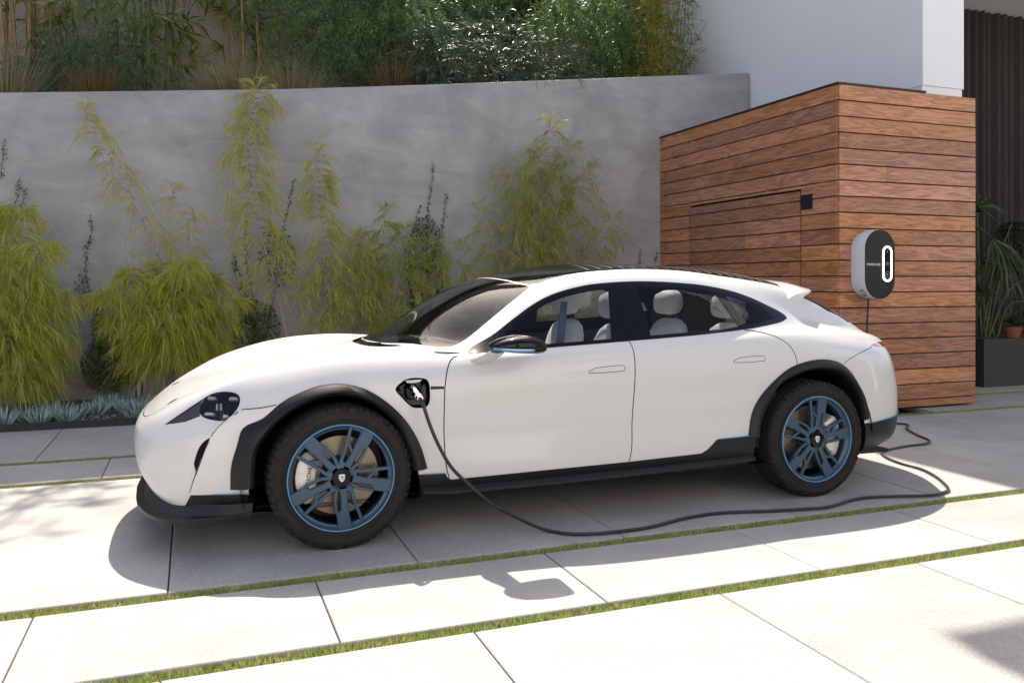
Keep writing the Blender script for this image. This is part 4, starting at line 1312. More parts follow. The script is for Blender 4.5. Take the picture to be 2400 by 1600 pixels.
def wood_mat():
    m, N, L, p = mat_new('ipe_wood')
    tc = N.new('ShaderNodeTexCoord'); oi = N.new('ShaderNodeObjectInfo')
    comb = N.new('ShaderNodeCombineXYZ')
    mul = N.new('ShaderNodeMath'); mul.operation = 'MULTIPLY'; mul.inputs[1].default_value = 53.0
    L.new(oi.outputs['Random'], mul.inputs[0])
    for k in range(3): L.new(mul.outputs[0], comb.inputs[k])
    add = N.new('ShaderNodeVectorMath'); add.operation = 'ADD'
    L.new(tc.outputs['Object'], add.inputs[0]); L.new(comb.outputs[0], add.inputs[1])
    mp = N.new('ShaderNodeMapping'); mp.inputs['Scale'].default_value = (0.8, 0.8, 7.0)
    L.new(add.outputs[0], mp.inputs['Vector'])
    t0 = N.new('ShaderNodeTexNoise'); t0.inputs['Scale'].default_value = 1.7; t0.inputs['Detail'].default_value = 3; t0.inputs['Distortion'].default_value = 0.5
    L.new(mp.outputs[0], t0.inputs['Vector'])
    wv = N.new('ShaderNodeMath'); wv.operation = 'MULTIPLY'; wv.inputs[1].default_value = 38.0
    L.new(t0.outputs[0], wv.inputs[0])
    sn = N.new('ShaderNodeMath'); sn.operation = 'SINE'; L.new(wv.outputs[0], sn.inputs[0])
    mp2 = N.new('ShaderNodeMapping'); mp2.inputs['Scale'].default_value = (3.0, 3.0, 110.0)
    L.new(add.outputs[0], mp2.inputs['Vector'])
    t1 = N.new('ShaderNodeTexNoise'); t1.inputs['Scale'].default_value = 2.2; t1.inputs['Detail'].default_value = 6; t1.inputs['Roughness'].default_value = 0.7
    L.new(mp2.outputs[0], t1.inputs['Vector'])
    g = N.new('ShaderNodeMath'); g.operation = 'MULTIPLY_ADD'; g.inputs[1].default_value = 0.085
    L.new(sn.outputs[0], g.inputs[0]); L.new(t1.outputs[0], g.inputs[2])
    cr = N.new('ShaderNodeValToRGB')
    e = cr.color_ramp.elements
    e[0].position = 0.22; e[0].color = (0.115, 0.042, 0.020, 1)
    e[1].position = 0.78; e[1].color = (0.64, 0.32, 0.165, 1)
    x = e.new(0.5); x.color = (0.40, 0.170, 0.080, 1)
    L.new(g.outputs[0], cr.inputs[0])
    hs = N.new('ShaderNodeHueSaturation')
    mr = N.new('ShaderNodeMapRange'); mr.inputs[3].default_value = 0.74; mr.inputs[4].default_value = 1.22
    L.new(oi.outputs['Random'], mr.inputs[0]); L.new(mr.outputs[0], hs.inputs['Value'])
    fr = N.new('ShaderNodeMath'); fr.operation = 'FRACT'
    m7 = N.new('ShaderNodeMath'); m7.operation = 'MULTIPLY'; m7.inputs[1].default_value = 7.31
    L.new(oi.outputs['Random'], m7.inputs[0]); L.new(m7.outputs[0], fr.inputs[0])
    mr2 = N.new('ShaderNodeMapRange'); mr2.inputs[3].default_value = 0.493; mr2.inputs[4].default_value = 0.505
    L.new(fr.outputs[0], mr2.inputs[0]); L.new(mr2.outputs[0], hs.inputs['Hue'])
    mr3 = N.new('ShaderNodeMapRange'); mr3.inputs[3].default_value = 0.88; mr3.inputs[4].default_value = 1.06
    L.new(fr.outputs[0], mr3.inputs[0]); L.new(mr3.outputs[0], hs.inputs['Saturation'])
    L.new(cr.outputs[0], hs.inputs['Color'])
    L.new(hs.outputs[0], p.inputs['Base Color'])
    p.inputs['Roughness'].default_value = 0.42
    p.inputs['Specular IOR Level'].default_value = 0.4
    b = N.new('ShaderNodeBump'); b.inputs['Strength'].default_value = 0.15; b.inputs['Distance'].default_value = 0.004
    L.new(g.outputs[0], b.inputs['Height']); L.new(b.outputs[0], p.inputs['Normal'])
    return m


M['slab'] = concrete_mat('paving_concrete', (0.355, 0.345, 0.33), (0.47, 0.46, 0.44), scale=1.6, rough=0.8, bump=0.10, speck=0.26, streak=0.10)
M['joint'] = pmat('joint_earth', (0.045, 0.038, 0.030), rough=0.95, noise=0.3)
M['soil'] = pmat('garden_soil', (0.075, 0.055, 0.042), rough=0.95, noise=0.5, nscale=20, bump=0.6, bscale=30)
M['wall'] = concrete_mat('grey_plaster', (0.375, 0.365, 0.368), (0.505, 0.49, 0.49), scale=1.3, rough=0.72, streak=0.22, vstreak=0.14, bump=0.08, speck=0.08)
def foot_stain(m, col, z_hi):
    N, L = m.node_tree.nodes, m.node_tree.links
    p = N['Principled BSDF']; src = p.inputs['Base Color'].links[0].from_socket
    tc = N.new('ShaderNodeTexCoord'); sx = N.new('ShaderNodeSeparateXYZ'); L.new(tc.outputs['Object'], sx.inputs[0])
    t = N.new('ShaderNodeTexNoise'); t.inputs['Scale'].default_value = 1.4; t.inputs['Detail'].default_value = 7; t.inputs['Roughness'].default_value = .65
    L.new(tc.outputs['Object'], t.inputs['Vector'])
    ad = N.new('ShaderNodeMath'); ad.operation = 'MULTIPLY_ADD'; ad.inputs[1].default_value = -1.9
    L.new(t.outputs[0], ad.inputs[0]); L.new(sx.outputs[2], ad.inputs[2])
    mr = N.new('ShaderNodeMapRange'); mr.inputs[1].default_value = z_hi - 1.9; mr.inputs[2].default_value = z_hi - 3.0; mr.inputs[3].default_value = 0; mr.inputs[4].default_value = .75
    L.new(ad.outputs[0], mr.inputs[0])
    mx = N.new('ShaderNodeMix'); mx.data_type = 'RGBA'; mx.blend_type = 'MULTIPLY'
    L.new(mr.outputs[0], mx.inputs[0]); L.new(src, mx.inputs[6]); mx.inputs[7].default_value = (*col, 1)
    L.new(mx.outputs[2], p.inputs['Base Color'])
foot_stain(M['wall'], (.86, .70, .58), 1.75)
M['white_render'] = pmat('white_render', (0.78, 0.79, 0.80), rough=0.85, noise=0.04, nscale=1.5, bump=0.08, bscale=120)
M['cream_render'] = concrete_mat('cream_render', (0.40, 0.335, 0.265), (0.50, 0.425, 0.34), scale=1.0, rough=0.9, bump=0.1, speck=0.1)
M['wood'] = wood_mat()
M['screw'] = pmat('screw_head', (0.05, 0.035, 0.03), rough=0.5, metal=0.6)
M['dark_metal'] = pmat('dark_metal', (0.016, 0.015, 0.016), rough=0.5, spec=0.4)
M['curtain'] = pmat('dark_curtain', (0.060, 0.054, 0.052), rough=0.95, spec=0.1, noise=0.15, nscale=6)
M['planter'] = pmat('dark_planter', (0.035, 0.032, 0.030), rough=0.7, noise=0.2, nscale=9)
M['terracotta'] = pmat('terracotta', (0.30, 0.10, 0.055), rough=0.85, noise=0.2, nscale=20)
M['gravel'] = leaf_mat('gravel_stone', (0.045, 0.045, 0.05), (0.16, 0.16, 0.17), (0.30, 0.28, 0.27), trans=0.0, rough=0.8, scale=2)
M['grass'] = leaf_mat('turf_blades', (0.17, 0.24, 0.05), (0.40, 0.46, 0.13), (0.66, 0.63, 0.38), trans=0.25, rough=0.5, scale=4)
M['lime'] = leaf_mat('lime_bamboo_leaf', (0.27, 0.32, 0.03), (0.54, 0.58, 0.065), (0.64, 0.56, 0.30), trans=0.5, rough=0.5, scale=3.5)
M['lime_pale'] = leaf_mat('pale_bamboo_leaf', (0.34, 0.36, 0.07), (0.58, 0.58, 0.12), (0.66, 0.57, 0.34), trans=0.5, rough=0.5, scale=3.0)
M['olive'] = leaf_mat('olive_bamboo_leaf', (0.17, 0.21, 0.03), (0.40, 0.44, 0.07), (0.55, 0.48, 0.22), trans=0.38, rough=0.55, scale=3.0)
M['ivy'] = leaf_mat('creeper_leaf', (0.035, 0.070, 0.014), (0.105, 0.165, 0.03), (0.22, 0.20, 0.04), trans=0.25, rough=0.45, scale=5)
M['stem'] = pmat('culm', (0.40, 0.30, 0.17), rough=0.6, noise=0.35, nscale=6)
M['twig'] = pmat('dry_twig', (0.42, 0.33, 0.25), rough=0.8, noise=0.3, nscale=20)
M['cane'] = pmat('bamboo_cane', (0.26, 0.155, 0.05), rough=0.42, noise=0.55, nscale=3)
M['cane_green'] = pmat('green_cane', (0.10, 0.105, 0.035), rough=0.42, noise=0.5, nscale=3)
M['bamboo_leaf'] = leaf_mat('bamboo_leaf', (0.07, 0.12, 0.015), (0.22, 0.27, 0.04), (0.45, 0.40, 0.10), trans=0.4, rough=0.4, scale=2)
M['pepper'] = leaf_mat('pepper_leaf', (0.035, 0.085, 0.025), (0.125, 0.215, 0.062), (0.24, 0.33, 0.07), trans=0.35, rough=0.4, scale=1.6)
M['acacia'] = leaf_mat('grey_green_leaf', (0.034, 0.070, 0.036), (0.090, 0.145, 0.078), (0.15, 0.20, 0.12), trans=0.2, rough=0.4, scale=1.6)
M['yellow_bamboo'] = leaf_mat('yellow_bamboo_leaf', (0.13, 0.16, 0.018), (0.29, 0.31, 0.04), (0.46, 0.37, 0.05), trans=0.4, rough=0.45, scale=3)
M['straw'] = leaf_mat('dry_grass', (0.14, 0.13, 0.05), (0.34, 0.29, 0.15), (0.50, 0.42, 0.27), trans=0.3, rough=0.6, scale=3)
M['rust_grass'] = leaf_mat('rust_grass', (0.09, 0.060, 0.018), (0.22, 0.135, 0.04), (0.30, 0.21, 0.09), trans=0.3, rough=0.6, scale=3)
M['succulent'] = leaf_mat('blue_succulent', (0.17, 0.25, 0.21), (0.34, 0.45, 0.42), (0.46, 0.53, 0.50), trans=0.08, rough=0.55, scale=6)
M['bark'] = pmat('bark', (0.075, 0.055, 0.045), rough=0.9, noise=0.4, nscale=12, bump=0.4, bscale=40)
M['palm'] = leaf_mat('palm_leaf', (0.018, 0.036, 0.012), (0.055, 0.085, 0.030), (0.13, 0.15, 0.07), trans=0.2, rough=0.4, scale=3)
M['palm_stem'] = pmat('palm_stem', (0.09, 0.12, 0.03), rough=0.5, noise=0.3)

# ---- ground sheet under everything
g = link('ground', mesh_np('ground', [(-120, -120, -.045), (120, -120, -.045), (120, 120, -.045), (-120, 120, -.045)], [(0, 1, 2, 3)]), M['joint'])
g['kind'] = 'structure'
# ---- paved driveway: rows of slabs, joints about 8 mm, turf strips between rows
drive = empty('driveway', (0, 0, 0)); drive['kind'] = 'structure'
J = .0030
PER = 1.065


def slab(x0, x1, y0, y1):
    w, d = x1 - x0, y1 - y0
    ch = .004
    V = [(0, 0, -.04), (w, 0, -.04), (w, d, -.04), (0, d, -.04),
         (0, 0, -ch), (w, 0, -ch), (w, d, -ch), (0, d, -ch),
         (ch, ch, 0), (w - ch, ch, 0), (w - ch, d - ch, 0), (ch, d - ch, 0)]
    Fs = [(0, 3, 2, 1), (0, 1, 5, 4), (1, 2, 6, 5), (2, 3, 7, 6), (3, 0, 4, 7),
          (4, 5, 9, 8), (5, 6, 10, 9), (6, 7, 11, 10), (7, 4, 8, 11), (8, 9, 10, 11)]
    o = link('paving_slab', mesh_np('paving_slab', V, Fs), M['slab'], drive, (x0, y0, rnd.uniform(-.0012, .0012)))
    return o


def slab_row(y0, y1, off, xa, xb):
    k0 = math.floor((xa - off) / PER); k1 = math.ceil((xb - off) / PER)
    for k in range(k0, k1):
        slab(off + k * PER + J, off + (k + 1) * PER - J, y0, y1)


SPLITX = 3.095
slab_row(.30, 2.93, -.10, -4.3, 9.5)
slab_row(-3.0, .22, -.57, -5.4, 11.7)
slab_row(-6.5, -3.08, -.10, -6.4, 12.7)
slab_row(3.01, 3.66, -.575, -3.7, 9.0)
slab_row(3.75, 5.99, -.10, -5.4, SPLITX - .01)
slab_row(3.75, 6.17, -.10, SPLITX + .01, 12.7)
slab_row(6.09, 6.73, -.565, -5.9, 3.2)
slab_row(6.84, 8.243, -1.07 + .0, -6.4, 4.2)
slab_row(6.30, 7.02, -.57, 7.4, 12.7)
slab_row(7.16, 8.9, -.10, 7.4, 12.7)


# ---- turf strips (short artificial turf, uncountable)
def tri_blades(P, D, L, W, sidev):
    """one triangle per blade"""
    n = len(P)
    V = np.empty((n, 3, 3))
    V[:, 0] = P - sidev * W[:, None] / 2; V[:, 1] = P + sidev * W[:, None] / 2; V[:, 2] = P + D * L[:, None]
    return V.reshape(-1, 3), np.arange(3 * n).reshape(n, 3)


def turf(x0, x1, y0, y1, dens, label):
    n = int((x1 - x0) * (y1 - y0) * dens)
    P = np.stack([nrs.uniform(x0, x1, n), nrs.uniform(y0 - .004, y1 + .004, n), np.full(n, -.026)], 1)
    D = np.stack([nrs.normal(0, .45, n), nrs.normal(0, .45, n), np.ones(n)], 1)
    D /= np.linalg.norm(D, axis=1, keepdims=True)
    a = nrs.uniform(0, math.pi, n)
    S = np.stack([np.cos(a), np.sin(a), np.zeros(n)], 1)
    V, F_ = tri_blades(P, D, nrs.uniform(.023, .036, n), nrs.uniform(.005, .009, n), S)
    o = link('turf_strip', mesh_np('turf_strip', V, F_), M['grass'])
    tag(o, label, 'grass', kind='stuff')


turf(-3.2, 5.2, 3.66, 3.75, 26000, 'narrow turf strip running between the slabs under the near side of the car')
turf(-2.6, 4.6, 2.93, 3.01, 26000, 'narrow sunlit turf strip between slabs, second out from the car')
turf(-3.2, 2.0, 5.99, 6.09, 22000, 'shaded turf strip leading to the car nose, nearer the bumper')
turf(-3.4, 2.0, 6.73, 6.84, 22000, 'shaded turf strip leading to the car nose, nearer the planting bed')
turf(3.4, 9.8, 6.17, 6.30, 18000, 'shaded turf strip along the foot of the timber enclosure')
turf(7.7, 10.6, 7.02, 7.16, 18000, 'shaded turf strip in front of the dark planter')

# ---- planting bed, steel edging, gravel
bed = link('planting_bed', mesh_np('planting_bed', [(-9, 8.27, .02), (5.9, 8.27, .02), (5.9, 9.82, .05), (-9, 9.82, .05)], [(0, 1, 2, 3)]), M['soil'])
bed['kind'] = 'structure'
o = link('garden_edging', box_mesh('garden_edging', -9, 5.86, 8.245, 8.268, -.04, .062, .002), M['dark_metal'])
tag(o, 'black steel edging strip along the front of the planting bed', 'edging')
n = 2600
base = np.array([(1, 0, 0), (-1, 0, 0), (0, 1, 0), (0, -1, 0), (0, 0, 1), (0, 0, -1)], float)
fac = np.array([(0, 2, 4), (2, 1, 4), (1, 3, 4), (3, 0, 4), (2, 0, 5), (1, 2, 5), (3, 1, 5), (0, 3, 5)])
Vs = np.empty((n, 6, 3))
cx_ = nrs.uniform(-3.0, 1.2, n); cy_ = nrs.uniform(8.28, 8.95, n)
for k in range(n):
    sz = nrs.uniform(.010, .026) * np.array([1, nrs.uniform(.6, 1), nrs.uniform(.45, .8)])
    a = nrs.uniform(0, 6.28); c_, s_ = math.cos(a), math.sin(a)
    B = base * sz * nrs.uniform(.75, 1.15, (6, 1))
    Vs[k] = B @ np.array([[c_, s_, 0], [-s_, c_, 0], [0, 0, 1]]) + (cx_[k], cy_[k], .028 + nrs.uniform(0, .012))
Fg = (fac[None] + 6 * np.arange(n)[:, None, None]).reshape(-1, 3)
o = link('gravel', mesh_np('gravel', Vs.reshape(-1, 3), Fg, smooth=True), M['gravel'])
tag(o, 'loose dark grey gravel covering the planting bed behind the edging', 'gravel', kind='stuff')
# small ground lamp
a = Acc()
a.lathe([(0, .30), (.030, .30), (.034, .294), (.034, .05), (.034, 0)], 20, 'z')
lampm = pmat('lamp_metal', (0.10, 0.095, 0.09), rough=0.35, metal=0.8)
bl = link('garden_light', a.mesh('garden_light', smooth=True, auto=40), lampm, loc=(-.50, 9.0, .02))
tag(bl, 'small round metal garden light post standing among the blue succulents', 'garden light')

# ---- grey retaining wall with a rising top edge
TOPW = [(-9.0, 2.45), (-1.84, 3.203), (.95, 3.466), (2.52, 3.644), (5.89, 4.046), (7.27, 4.208)]
a = Acc()
n_ = len(TOPW)
V = [(x, 9.80, -.03) for x, z in TOPW] + [(x, 9.80, z - .014) for x, z in TOPW] + [(x, 9.814, z) for x, z in TOPW] + [(x, 10.05, z) for x, z in TOPW] + [(x, 10.05, -.03) for x, z in TOPW]
a.add(V, [(r_ * n_ + i, r_ * n_ + i + 1, (r_ + 1) * n_ + i + 1, (r_ + 1) * n_ + i) for r_ in range(4) for i in range(n_ - 1)] + [tuple(r_ * n_ for r_ in range(5)), tuple(r_ * n_ + n_ - 1 for r_ in range(4, -1, -1))])
w_ = link('retaining_wall', a.mesh('retaining_wall'), M['wall'])
tag(w_, 'tall grey plaster retaining wall behind the planting bed', 'wall')
# raised planting ground behind it
t_ = link('terrace_soil', mesh_np('terrace_soil', [(-9, 10.05, 2.2), (7.2, 10.05, 3.7), (7.2, 13.5, 3.9), (-9, 13.5, 2.4)], [(0, 1, 2, 3)]), M['soil'])
t_['kind'] = 'structure'
# cream building behind the terrace
cw = link('cream_building_wall', box_mesh('cream_building_wall', -9.5, 2.9, 12.0, 12.5, 1.5, 8.3), M['cream_render'])
tag(cw, 'plain cream rendered wall behind the bamboo canes', 'wall')

# ---- white house: pier, long side wall, recess, high roof with an overhang
HOUSE = empty('white_house', (7.0, 8.0, 0), 'white rendered house above the timber enclosure with a dark curtained recess', 'house')
def hpart(name, x0, x1, y0, y1, z0, z1, mat):
    return link(name, box_mesh(name, x0 - 7, x1 - 7, y0 - 8, y1 - 8, z0, z1), mat, HOUSE)
hpart('wall', 7.30, 7.89, 6.83, 13.5, 3.39, 9.0, M['white_render'])
hpart('ledge', 7.31, 7.88, 6.845, 9.6, 3.16, 3.39, M['white_render'])
hpart('rear_wall', 7.90, 14.0, 9.15, 9.4, -.02, 5.2, M['planter'])
hpart('soffit', 7.895, 14.0, 6.6, 9.4, 5.2, 5.4, M['white_render'])
hpart('upper_wall', 7.895, 14.0, 6.95, 9.4, 5.4, 9.0, M['white_render'])
a = Acc()
a.prism([(-2.86, -1.6), (7.0, -1.6), (7.0, 5.5), (-.60, 5.5), (-.60, .70), (-2.86, .70)], 9.0, 9.3, axis='z')
link('roof', a.mesh('roof'), M['white_render'], HOUSE)
# curtain with folds
xs = np.linspace(7.66, 12.5, 420)
ph = np.cumsum(nrs.uniform(.6, 1.4, 420)) * .50
yy = 8.95 + .055 * np.sin(ph) + .02 * np.sin(ph * .37 + 1)
V = []
for x, y in zip(xs, yy): V += [(x, y, .02), (x, y, 5.19)]
Fs = [(2 * i, 2 * i + 2, 2 * i + 3, 2 * i + 1) for i in range(len(xs) - 1)]
cu = link('curtain', mesh_np('curtain', V, Fs, smooth=True), M['curtain'])
tag(cu, 'full height dark pleated curtain hanging in the house recess', 'curtain')

# ---- timber enclosure
BOX = empty('timber_enclosure', (5.865, 6.50, 0), 'timber clad enclosure of reddish horizontal planks with a flush door', 'enclosure')
PZ = .1556; GAPZ = .011; ZT = 3.20
core = link('frame_box', box_mesh('frame_box', .030, 1.76, .030, 3.29, .02, 3.19), M['dark_metal'], BOX)
def plank(x0, x1, y0, y1, z0, z1, parent=BOX):
    """plank on the front (thin in y) or side (thin in x)"""
    front = (x1 - x0) > (y1 - y0)
    L_ = (x1 - x0) if front else (y1 - y0)
    T_ = (y1 - y0) if front else (x1 - x0)
    H_ = z1 - z0
    b = .0025
    prof = [(0, b), (b, 0), (H_ - b, 0), (H_, b), (H_, T_), (0, T_)]
    V = [(xx, yv, zv) for xx in (-L_ / 2, L_ / 2) for zv, yv in prof]
    m_ = len(prof)
    Fs = [tuple(range(m_)), tuple(range(2 * m_ - 1, m_ - 1, -1))] + [(i, i + m_, (i + 1) % m_ + m_, (i + 1) % m_) for i in range(m_)]
    me = mesh_np('plank', V, Fs)
    me.materials.append(M['wood']); me.materials.append(M['screw'])
    bm = bmesh.new(); bm.from_mesh(me); bmesh.ops.recalc_face_normals(bm, faces=bm.faces[:])
    # screw heads near the battens
    for sx in np.arange(-L_ / 2 + .07, L_ / 2 - .03, max(.35, (L_ - .14) / max(1, round((L_ - .14) / .55)) - 1e-4)):
        for sz in (H_ * .22, H_ * .80):
            if H_ < .08: continue
            r_ = .0042
            vs = [bm.verts.new((sx + r_ * math.cos(t), -.0006, sz + r_ * math.sin(t))) for t in np.linspace(0, 2 * math.pi, 7)[:-1]]
            f_ = bm.faces.new(vs); f_.material_index = 1
    bm.to_mesh(me); bm.free()
    o = link('plank', me, M['wood'], parent)
    jit = rnd.uniform(-.0015, .0015)
    if front:
        o.location = ((x0 + x1) / 2, y0 + jit, z0)
    else:
        o.rotation_euler = (0, 0, -math.pi / 2)
        o.location = (x0 + jit, (y0 + y1) / 2, z0)
    return o
# the flush door sits in the side face
DY0, DY1, DZ1 = .517, 2.58, 2.226
door = bpy.data.objects.new('enclosure_door', None); COL.objects.link(door); door.parent = BOX; door.empty_display_size = .1
nrow = 21
for k in range(nrow):
    z1 = ZT - k * PZ; z0 = max(z1 - PZ + GAPZ, .022)
    if z1 < .06: break
    # front face: mostly one board, now and then a butt joint
    if k in (5, 9, 12, 16):
        xj = rnd.uniform(.5, 1.3)
        plank(-.004, xj, -.022, .004, z0, z1); plank(xj + .0015, 1.782, -.022, .004, z0, z1)
    else:
        plank(-.004, 1.782, -.022, .004, z0, z1)
    # side face
    zc = (z0 + z1) / 2
    if z0 < DZ1 < z1:
        plank(-.022, .004, .0, 3.295, DZ1 + .012, z1)
        plank(-.022, .004, .0, DY0 - .012, z0, DZ1 + .009)
        plank(-.022, .004, DY0 + .012, 1.45, z0, DZ1 - .012, door); plank(-.022, .004, 1.4515, DY1 - .012, z0, DZ1 - .012, door)
        plank(-.022, .004, DY1 + .012, 3.295, z0, DZ1 + .009)
    elif zc > 2.10:
        if k in (1, 4):
            yj = rnd.uniform(1.9, 2.6)
            plank(-.022, .004, .0, yj, z0, z1); plank(-.022, .004, yj + .0015, 3.295, z0, z1)
        else:
            plank(-.022, .004, .0, 3.295, z0, z1)
    else:
        plank(-.022, .004, .0, DY0 - .012, z0, z1)
        yj = 1.45
        plank(-.022, .004, DY0 + .012, yj, z0, z1, door); plank(-.022, .004, yj + .0015, DY1 - .012, z0, z1, door)
        plank(-.022, .004, DY1 + .012, 3.295, z0, z1)
    # end boards of the right return
    plank(1.772, 1.79, .012, 3.2, z0, z1)
# thin corner trim, metal roof edge, small dark vent beside the door
a = Acc(); a.box(-.030, 1.10, -.028, 3.30, 3.203, 3.222)
link('roof_edge', a.mesh('roof_edge'), M['dark_metal'], BOX)
a = Acc(); a.box(-.030, -.0215, .335, .500, 2.02, 2.17)
link('vent_plate', a.mesh('vent_plate'), pmat('vent_navy', (0.006, 0.008, 0.016), rough=0.4), BOX)
# leaf litter on top
n = 260
P = np.stack([nrs.uniform(5.86, 6.5, n), nrs.uniform(6.5, 9.6, n), np.full(n, 3.224)], 1)
D = nrs.normal(0, 1, (n, 3)); D[:, 2] = np.abs(D[:, 2]) * .5; D /= np.linalg.norm(D, axis=1, keepdims=True)
S = nrs.normal(0, 1, (n, 3)); S /= np.linalg.norm(S, axis=1, keepdims=True)
V, F_ = tri_blades(P, D, nrs.uniform(.02, .06, n), nrs.uniform(.012, .03, n), S)
o = link('leaf_litter', mesh_np('leaf_litter', V, F_), M['straw'])
tag(o, 'pale dry leaves scattered on top of the timber enclosure', 'leaves', kind='stuff')

# ---- wall charger
CH = empty('wall_charger', (6.178, 6.478, 1.452), 'capsule shaped wall charger with black face and glowing ring on the timber', 'charger')
def capsule(w, h, n=14, cx_=0, cz_=0):
    r = w / 2
    P = []
    for k in range(n + 1):
        t = math.pi * k / n
        P.append((cx_ + r * math.cos(t), cz_ + h / 2 - r + r * math.sin(t)))
    for k in range(n + 1):
        t = math.pi + math.pi * k / n
        P.append((cx_ + r * math.cos(t), cz_ - h / 2 + r + r * math.sin(t)))
    return P
def cap_loft(layers, mat, name, parent):
    V, Fs = [], []
    m_ = None
    for w, h, y in layers:
        c = capsule(w, h); m_ = len(c)
        V += [(x, y, z) for x, z in c]
    for i in range(len(layers) - 1):
        for k in range(m_): Fs.append((i * m_ + k, i * m_ + (k + 1) % m_, (i + 1) * m_ + (k + 1) % m_, (i + 1) * m_ + k))
    Fs.append(tuple(range(m_))); Fs.append(tuple(range(len(layers) * m_ - 1, (len(layers) - 1) * m_ - 1, -1)))
    a = Acc(); a.add(V, Fs)
    return link(name, a.mesh(name, smooth=True, auto=40), mat, parent)
shell_m = pmat('charger_shell', (0.62, 0.64, 0.68), rough=0.4, spec=0.5)
cap_loft([(.368, .668, -.188), (.372, .674, -.180), (.372, .674, -.066), (.352, .650, -.062)], shell_m, 'shell', CH)
cap_loft([(.345, .640, -.064), (.345, .640, .002)], shell_m, 'back_plate', CH)
face_m = pmat('charger_face', (0.012, 0.012, 0.013), rough=0.5, spec=0.35, bump=0.1, bscale=300)
fc = cap_loft([(.360, .660, -.196), (.367, .667, -.192), (.367, .667, -.188)], face_m, 'face', CH)
c1 = capsule(.118, .345, cx_=.085, cz_=.005); c2 = capsule(.082, .309, cx_=.085, cz_=.005)
n = len(c1)
a = Acc(); a.add([(x, -.200, z) for x, z in c1] + [(x, -.200, z) for x, z in c2] + [(x, -.195, z) for x, z in c1] + [(x, -.195, z) for x, z in c2],
                 [(i, (i + 1) % n, n + (i + 1) % n, n + i) for i in range(n)] + [(i, 2 * n + i, 2 * n + (i + 1) % n, (i + 1) % n) for i in range(n)] + [(n + i, n + (i + 1) % n, 3 * n + (i + 1) % n, 3 * n + i) for i in range(n)])
link('light_ring', a.mesh('light_ring'), pmat('ring_light', (0.9, 0.9, 0.9), emit=(1, 1, 1), estr=2.2), fc)
a = Acc(); a.add([(x, -.1975, z) for x, z in capsule(.0815, .3085, cx_=.085, cz_=.005)], [tuple(range(n))])
link('display', a.mesh('display'), M['gloss_black'], fc)
a = Acc(); a.box(.064, .104, -.1995, -.197, -.012, .020)
link('screen', a.mesh('screen'), pmat('screen_grey', (0.09, 0.09, 0.11), rough=0.3), fc)
ringg = pmat('ring_grey', (0.35, 0.35, 0.36), rough=0.4)
a = Acc(); a.lathe([(.0245, -.1985), (.0275, -.1985), (.0275, -.1975)], 24, 'y', (.085, 0, -.098)); a.lathe([(0, -.1990), (.007, -.1990), (.007, -.1975)], 12, 'y', (.085, 0, -.098))
link('button', a.mesh('button'), ringg, fc)
a = Acc(); a.lathe([(0, -.1990), (.005, -.1990), (.005, -.1975)], 10, 'y', (.085, 0, .122))
link('sensor', a.mesh('sensor'), M['ink_white'], fc)
t = link('lettering', text_mesh('PORSCHE', .030, .0004, .0006, 1.35), M['ink_white'], fc)
t.location = (-.082, -.1975, -.003); t.rotation_euler = (math.radians(90), 0, 0)
# plug holder in the lower left of the rim
a = Acc()
c = capsule(.050, .085)
rot = math.radians(38)
V = []
for f, dpt in ((1.0, 0.0), (.92, .004), (.80, -.02)):
    for x, z in c:
        yy_ = x * f; zz_ = z * f
        # local plane: one axis along y (depth), the other along the rim tangent
        t1 = np.array([math.cos(math.radians(-48)), 0, math.sin(math.radians(-48))])
        ctr = np.array([-.186 * math.cos(math.radians(42)), -.122, -.151 - .186 * math.sin(math.radians(42))])
        out = np.array([-math.cos(math.radians(42)), 0, -math.sin(math.radians(42))])
        V.append(ctr + np.array([0, 1, 0]) * yy_ + t1 * zz_ + out * (.001 + dpt))
m_ = len(c)
a.add(V, [(i, (i + 1) % m_, m_ + (i + 1) % m_, m_ + i) for i in range(m_)] + [(m_ + i, m_ + (i + 1) % m_, 2 * m_ + (i + 1) % m_, 2 * m_ + i) for i in range(m_)] + [tuple(2 * m_ + i for i in range(m_))])
link('plug_holder', a.mesh('plug_holder', smooth=True, auto=40), M['gloss_black'], CH)

# ---- charging cable (one thing) with its plug
def gpt(px, py, z=.012):
    D_ = 1965 * (CAMH - z) / (py - 660.0); r_ = (px - 1200) / 1965 * D_
    return (r_ * math.cos(YAW) + D_ * math.sin(YAW), -r_ * math.sin(YAW) + D_ * math.cos(YAW), z)
ground_pts = [gpt(*p) for p in ((2106.5, 992), (2125, 1005), (2150, 1019), (2172, 1028), (2179, 1034), (2168, 1039.5), (2123, 1045), (2083, 1053), (2066, 1061), (2079, 1072), (2112, 1085), (2157, 1097.5), (2190, 1114), (2212.5, 1132), (2222.5, 1145.5), (2212.5, 1153), (2179, 1160), (2101, 1162), (2034, 1164.5), (1994, 1171), (1956, 1183.5), (1922, 1190), (1897, 1191), (1814.5, 1196), (1690, 1201), (1607, 1213), (1524, 1234), (1435.7, 1246), (1380, 1250), (1333.7, 1250), (1282.7, 1242))]
start = [(6.145, 6.40, 1.13), (6.147, 6.42, .85), (6.15, 6.42, .45), (6.14, 6.40, .12), (6.06, 6.34, .025), (5.85, 6.25, .013), (5.45, 6.22, .013), (5.05, 6.12, .013)]
def sp(px, py, Y):
    a_ = (px - 1200) / 1965.0
    D_ = Y / (math.cos(YAW) - a_ * math.sin(YAW))
    return (D_ * (a_ * math.cos(YAW) + math.sin(YAW)), Y, CAMH - (py - 660) * D_ / 1965)
